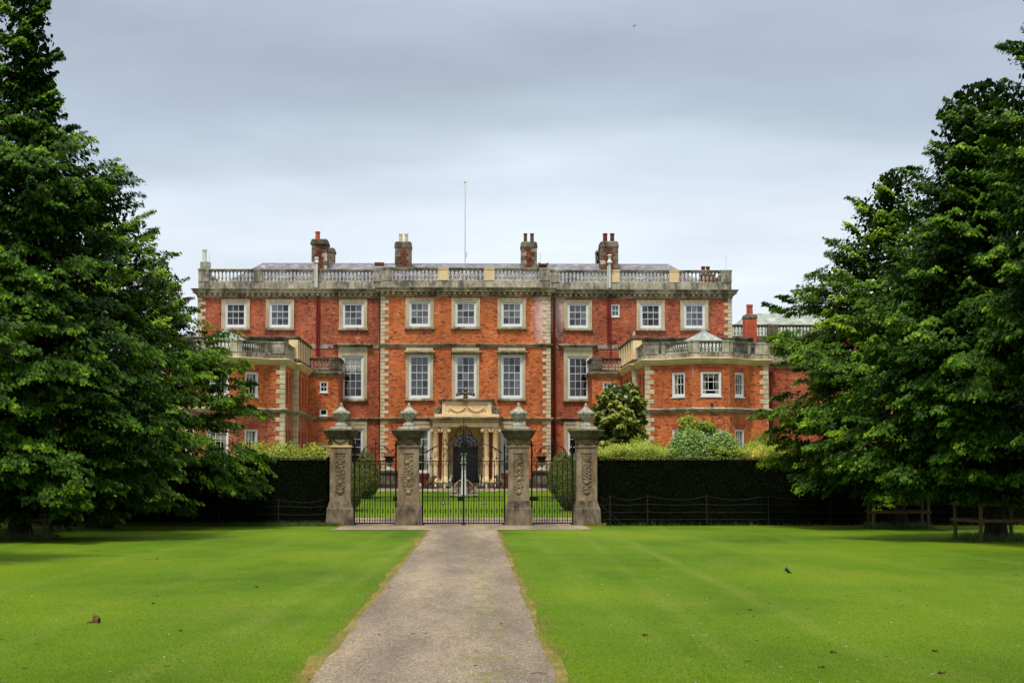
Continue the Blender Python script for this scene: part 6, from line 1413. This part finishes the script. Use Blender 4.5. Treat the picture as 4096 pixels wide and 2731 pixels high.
def xg(y, n): a = R.randint(0, 5, n); cxs = np.array([X(3592, 83, 2100), X(3985, 68, 2100), X(3912, 98, 2100), X(70, 70, 2100), X(3592, 83, 2100)])[a]; return cxs
n = 14000; k = R.randint(0, 4, n); cx = np.array([X(3592, 83, 2100), X(3985, 68, 2100), X(3912, 98, 2100), X(70, 70, 2100)])[k]; cy = np.array([83., 68., 98., 70.])[k]
P = np.stack([cx+R.uniform(-1.35, 1.35, n), cy+R.uniform(-1.35, 1.35, n), 0*cx], 1); P[:, 2] = np.array([gz(v) for v in P[:, 1]])
h = .08+.30*R.rand(n)**1.5; a = R.rand(n)*6.283; u = np.stack([np.cos(a), np.sin(a), 0*a], 1)*.009; tip = P+np.stack([R.randn(n)*.05, R.randn(n)*.05, h], 1)
tag(link('rough_grass', quads_mesh('rough_grass', np.stack([P-u, P+u, tip], 1).reshape(-1, 3), 3, m_wild, R.rand(n))), kind='stuff')
cxs = np.array([gx(c_) for c_, _ in PIERS]); n = 2600; k = R.randint(0, 2, n)*3; x = cxs[k]+np.where(k == 0, -1, 1)*(R.rand(n)*1.0-.15); y = YG-.66-R.rand(n)**2*.35
P = np.stack([x, y, np.array([gz(v) for v in y])], 1); h = .04+.14*R.rand(n)**2; a = R.rand(n)*6.283; u = np.stack([np.cos(a), np.sin(a), 0*a], 1)*.008; tip = P+np.stack([R.randn(n)*.04, R.randn(n)*.04, h], 1)
tag(link('rough_grass', quads_mesh('rough_grass', np.stack([P-u, P+u, tip], 1).reshape(-1, 3), 3, m_straw, R.rand(n))), kind='stuff')
# loose stones on the gravel
n = 16000; y = 20.5+38*R.rand(n)**2.3; x = drive_l(y)+(drive_r(y)-drive_l(y))*R.rand(n); z = gz_np(y)+.012; r_ = .004+.008*R.rand(n)**2
oc = np.array([(1, 0, 0), (0, 1, 0), (-1, 0, 0), (0, -1, 0), (0, 0, .7), (0, 0, -.5)]); fs = [(0, 1, 4), (1, 2, 4), (2, 3, 4), (3, 0, 4)]
V = []; a = R.rand(n)*6.283; C_, S_ = np.cos(a), np.sin(a); pts = np.stack([np.stack([(o_[0]*C_-o_[1]*S_)*r_*(1.2), (o_[0]*S_+o_[1]*C_)*r_, o_[2]*r_+0*r_], 1) for o_ in oc], 1)+np.stack([x, y, z], 1)[:, None, :]
V = np.concatenate([pts[:, list(f), :] for f in fs], 1).reshape(-1, 3)
mst = M('loose_stone', .9, .2); mst.color(mst.ramp(mst.attr(), [(0, srgb(92, 84, 76)), (.5, srgb(136, 122, 108)), (.95, srgb(160, 146, 130)), (1, srgb(196, 188, 178))]))
tag(link('gravel_stones', quads_mesh('gravel_stones', V, 3, mst.m, np.repeat(R.rand(n), 4))), kind='stuff')
# small white clover flecks and dark worm casts
def flecks(name, n, mat, size, yr, seed):
    Rr = np.random.RandomState(seed); y = yr[0]+(yr[1]-yr[0])*Rr.rand(n)**1.6; lo, hi = frus(y); x = lo+(hi-lo)*Rr.rand(n); bad = (x > drive_l(y)-.1) & (x < drive_r(y)+.1); x = np.where(bad, x+4.5, x)
    q = MB()
    for i in range(n):
        s_ = size*(.5+Rr.rand()*1.0)
        for k in range(4): q.blob((x[i]+Rr.randn()*s_*1.4, y[i]+Rr.randn()*s_*2, gz(y[i])+s_*.25), (s_*(.5+Rr.rand()), s_*(.5+Rr.rand()), s_*.45), 5, 3)
    tag(q.build(name, mat), kind='stuff')
m_clod = plain('dark_earth', srgb(86, 62, 40), .95, .1, var=.5, sc=20)
flecks('worm_casts', 95, m_clod, .012, (21, 62), 8); 
flecks('clover_flowers', 120, m_white, .006, (21, 50), 9)

# ------------------------------------------------------------------ single small things
def put(px, py): return ground(px, py)
c = put(385, 2490); root = empty('log', c, 'short rotten log end standing tilted on the left lawn', 'log')
q = MB(); rnd = random.Random(2); p0 = Vector((c[0]+.05, c[1], c[2]+.02)); d = Vector((-.25, .25, 1)).normalized(); n = 10
ring = lambda o_, r_, z_: [(o_[0]+r_*(1+.15*math.sin(i*2.3))*math.cos(i/n*6.283), o_[1]+r_*math.sin(i/n*6.283)*(1+.12*math.sin(i*3.1)), o_[2]+z_(i)) for i in range(n)]
b = ring((c[0]-.01, c[1], c[2]-.01), .055, lambda i: 0); m_r = ring((c[0]-.005, c[1]+.01, c[2]+.06), .058, lambda i: 0); t_r = ring((c[0]-.02, c[1]+.03, c[2]+.10), .045, lambda i: .018*math.sin(i*2.1)+(.03 if 2 < i < 6 else 0))
q.add(b+m_r+t_r, [(i, (i+1) % n, n+(i+1) % n, n+i) for i in range(n)]+[(n+i, n+(i+1) % n, 2*n+(i+1) % n, 2*n+i) for i in range(n)]+[tuple(range(2*n, 3*n))])
m_log = plain('rotten_wood', srgb(92, 74, 40), .95, .1, var=.5, sc=30); link('stump', q.mesh('stump', m_log), root)
q = MB(); q.tube([(c[0]-.04, c[1]-.02, c[2]+.02), (c[0]-.10, c[1]-.03, c[2]+.012), (c[0]-.155, c[1]-.04, c[2]+.004)], .022, 6, .006); link('root_stub', q.mesh('root_stub', m_log), root)
q = MB(); q.blob((c[0]+.055, c[1]-.03, c[2]+.04), (.022, .02, .05), 8, 6); link('hollow_shade', q.mesh('hollow_shade', m_room), root)  # near-black lump paints the shade inside the log's opening
m_dead = plain('dead_leaf_brown', srgb(84, 50, 34), .9, .1, var=.4, sc=30)
leaves_ = [(1972, 2419, 'dead brown leaf on the drive, right of centre, farther one'), (2004, 2500, 'dead brown leaf on the drive, right of centre, nearer one'), (1655, 2541, 'dark dead leaf in the middle of the drive, left of the mossy line'), (1705, 2539, 'small dead leaf beside the middle dark leaf on the drive'), (1515, 2544, 'tiny dark leaf on the left half of the drive'), (1390, 2668, 'curled brown leaf at the lower left of the drive'), (1237, 2726, 'brown leaf at the bottom left edge of the drive'), (1612, 2290, 'tiny dark leaf far up the drive near its left edge'), (1904, 2670, 'reddish leaf low on the drive by the moss'), (1558, 2356, 'small dark leaf by the left verge of the drive')]
for i, (px, py, lab) in enumerate(leaves_):
    c = put(px, py); q = MB(); s_ = .045 if i < 3 else .028; q.add([(-s_, 0, .012), (-s_*.3, s_*.5, .03), (s_*.5, s_*.45, .012), (s_*1.2, 0, .03), (s_*.4, -s_*.5, .01), (-s_*.4, -s_*.4, .026)], [(0, 5, 1), (1, 5, 4), (1, 4, 2), (2, 4, 3)])
    o = link('dead_leaf', q.mesh('dead_leaf', m_dead), None, (c[0], c[1], c[2]+.012), rz=i*1.3); tag(o, lab, 'leaf', 'dead leaves on the drive')
c = put(2155, 2698); q = MB(); q.tube([(c[0]-.085, c[1], c[2]+.02), (c[0]-.02, c[1]+.01, c[2]+.026), (c[0]+.09, c[1]-.01, c[2]+.02)], .006, 5, .003); q.tube([(c[0]-.01, c[1], c[2]+.024), (c[0]+.03, c[1]+.03, c[2]+.03)], .003, 4)
tag(q.build('twig', m_dead), 'thin dry twig lying at the lower right of the drive', 'twig')
clods = [(3333, 2611, 'dark clod of earth on the right lawn, biggest of the near ones'), (3742, 2606, 'small dark clod on the right lawn, to the right of the biggest clod'), (3285, 2670, 'dark clod on the right lawn, lowest but one near the frame bottom'), (3768, 2694, 'small clod in the right lawn near the bottom edge'), (2580, 2543, 'small dark clod on the right lawn nearest the drive'), (1025, 2349, 'reddish brown clod on the left lawn near the drive'), (612, 2415, 'small dark clod in the middle of the left lawn'), (630, 2236, 'small black fragment high on the left lawn'), (725, 2523, 'small brown clod low on the left lawn'), (3005, 2004+437-0, 'small brown clod right of the drive')]
for i, (px, py, lab) in enumerate(clods):
    c = put(px, py); q = MB(); rnd = random.Random(i)
    for k in range(6): q.blob((rnd.uniform(-.035, .035), rnd.uniform(-.02, .02), rnd.uniform(.005, .025)), (rnd.uniform(.012, .024), .015, rnd.uniform(.010, .02)), 6, 4)
    o = link('clod', q.mesh('clod', m_clod), None, c); tag(o, lab, 'clod', 'clods on the lawns')
# blackbird and flying bird
m_bb = plain('black_feathers', (.010, .009, .008), .6, .3, var=.3, sc=60)
c = put(3150, 2292)
root = skinned('blackbird', [((-.012, 0, .048), .044), ((-.026, 0, .085), .046), ((-.028, 0, .122), .032), ((-.024, 0, .152), .027), ((.018, 0, .048), .032), ((.052, 0, .028), .018), ((.085, 0, .014), .013), ((.108, 0, .006), .010)], [(0, 1), (1, 2), (2, 3), (0, 4), (4, 5), (5, 6), (6, 7)], m_bb, c, 1.0, 'blackbird standing upright on the right lawn', 'bird')
q = MB(); q.tube([(c[0]-.034, c[1], c[2]+.150), (c[0]-.056, c[1]-.01, c[2]+.150)], .005, 5, .001); link('beak', q.mesh('beak', m_gilt), root)
for k in (-1, 1): q = MB(); q.tube([(c[0]-.012+k*.006, c[1]+k*.012, c[2]+.03), (c[0]-.012+k*.006, c[1]+k*.012, c[2]+.002)], .0025, 4); link('leg', q.mesh('leg', m_bb), root)
for k in (-1, 1): q = MB(); q.add([(c[0]-.025, c[1]+k*.030, c[2]+.105), (c[0]+.0, c[1]+k*.032, c[2]+.075), (c[0]+.055, c[1]+k*.012, c[2]+.028), (c[0]+.0, c[1]+k*.030, c[2]+.045), (c[0]-.03, c[1]+k*.033, c[2]+.07)], [(0, 1, 2, 3, 4)]); link('wing', q.mesh('wing', m_bb), root)
Yb = 90.; b = at(2535, 106, Yb); m_gb = plain('grey_feathers', (.10, .10, .12), .7, .2)
root = skinned('flying_bird', [((-.05, 0, 0), .014), ((0, 0, .0), .022), ((.05, 0, -.005), .014), ((.08, 0, -.006), .006)], [(0, 1), (1, 2), (2, 3)], m_gb, b, 1.0, 'grey bird flying high in the sky right of the flagpole', 'bird')
sc_ = Yb/F
q = MB(); w_ = lambda px, py, dy: (b[0]+(px-2535)*sc_, b[1]+dy, b[2]-(py-106)*sc_)
q.add([w_(2533, 106, -.03), w_(2537, 105, .05), w_(2541, 99, .04), w_(2547, 95.5, .02), w_(2540, 101, -.03)], [(0, 1, 2, 3, 4)]); q.add([w_(2533, 106.6, -.03), w_(2537, 105.8, .05), w_(2541, 99.9, .04), w_(2547, 96, .02), w_(2540, 101.8, -.03)], [(4, 3, 2, 1, 0)]); link('wing', q.mesh('wing', m_gb), root)
q = MB(); q.add([w_(2533, 105.5, -.03), w_(2534, 105, .05), w_(2528, 101.5, .04), w_(2523, 100.5, .02), w_(2528, 102.4, -.03)], [(0, 4, 3, 2, 1)]); link('wing', q.mesh('wing', m_gb), root)
print('objects', len(bpy.data.objects))
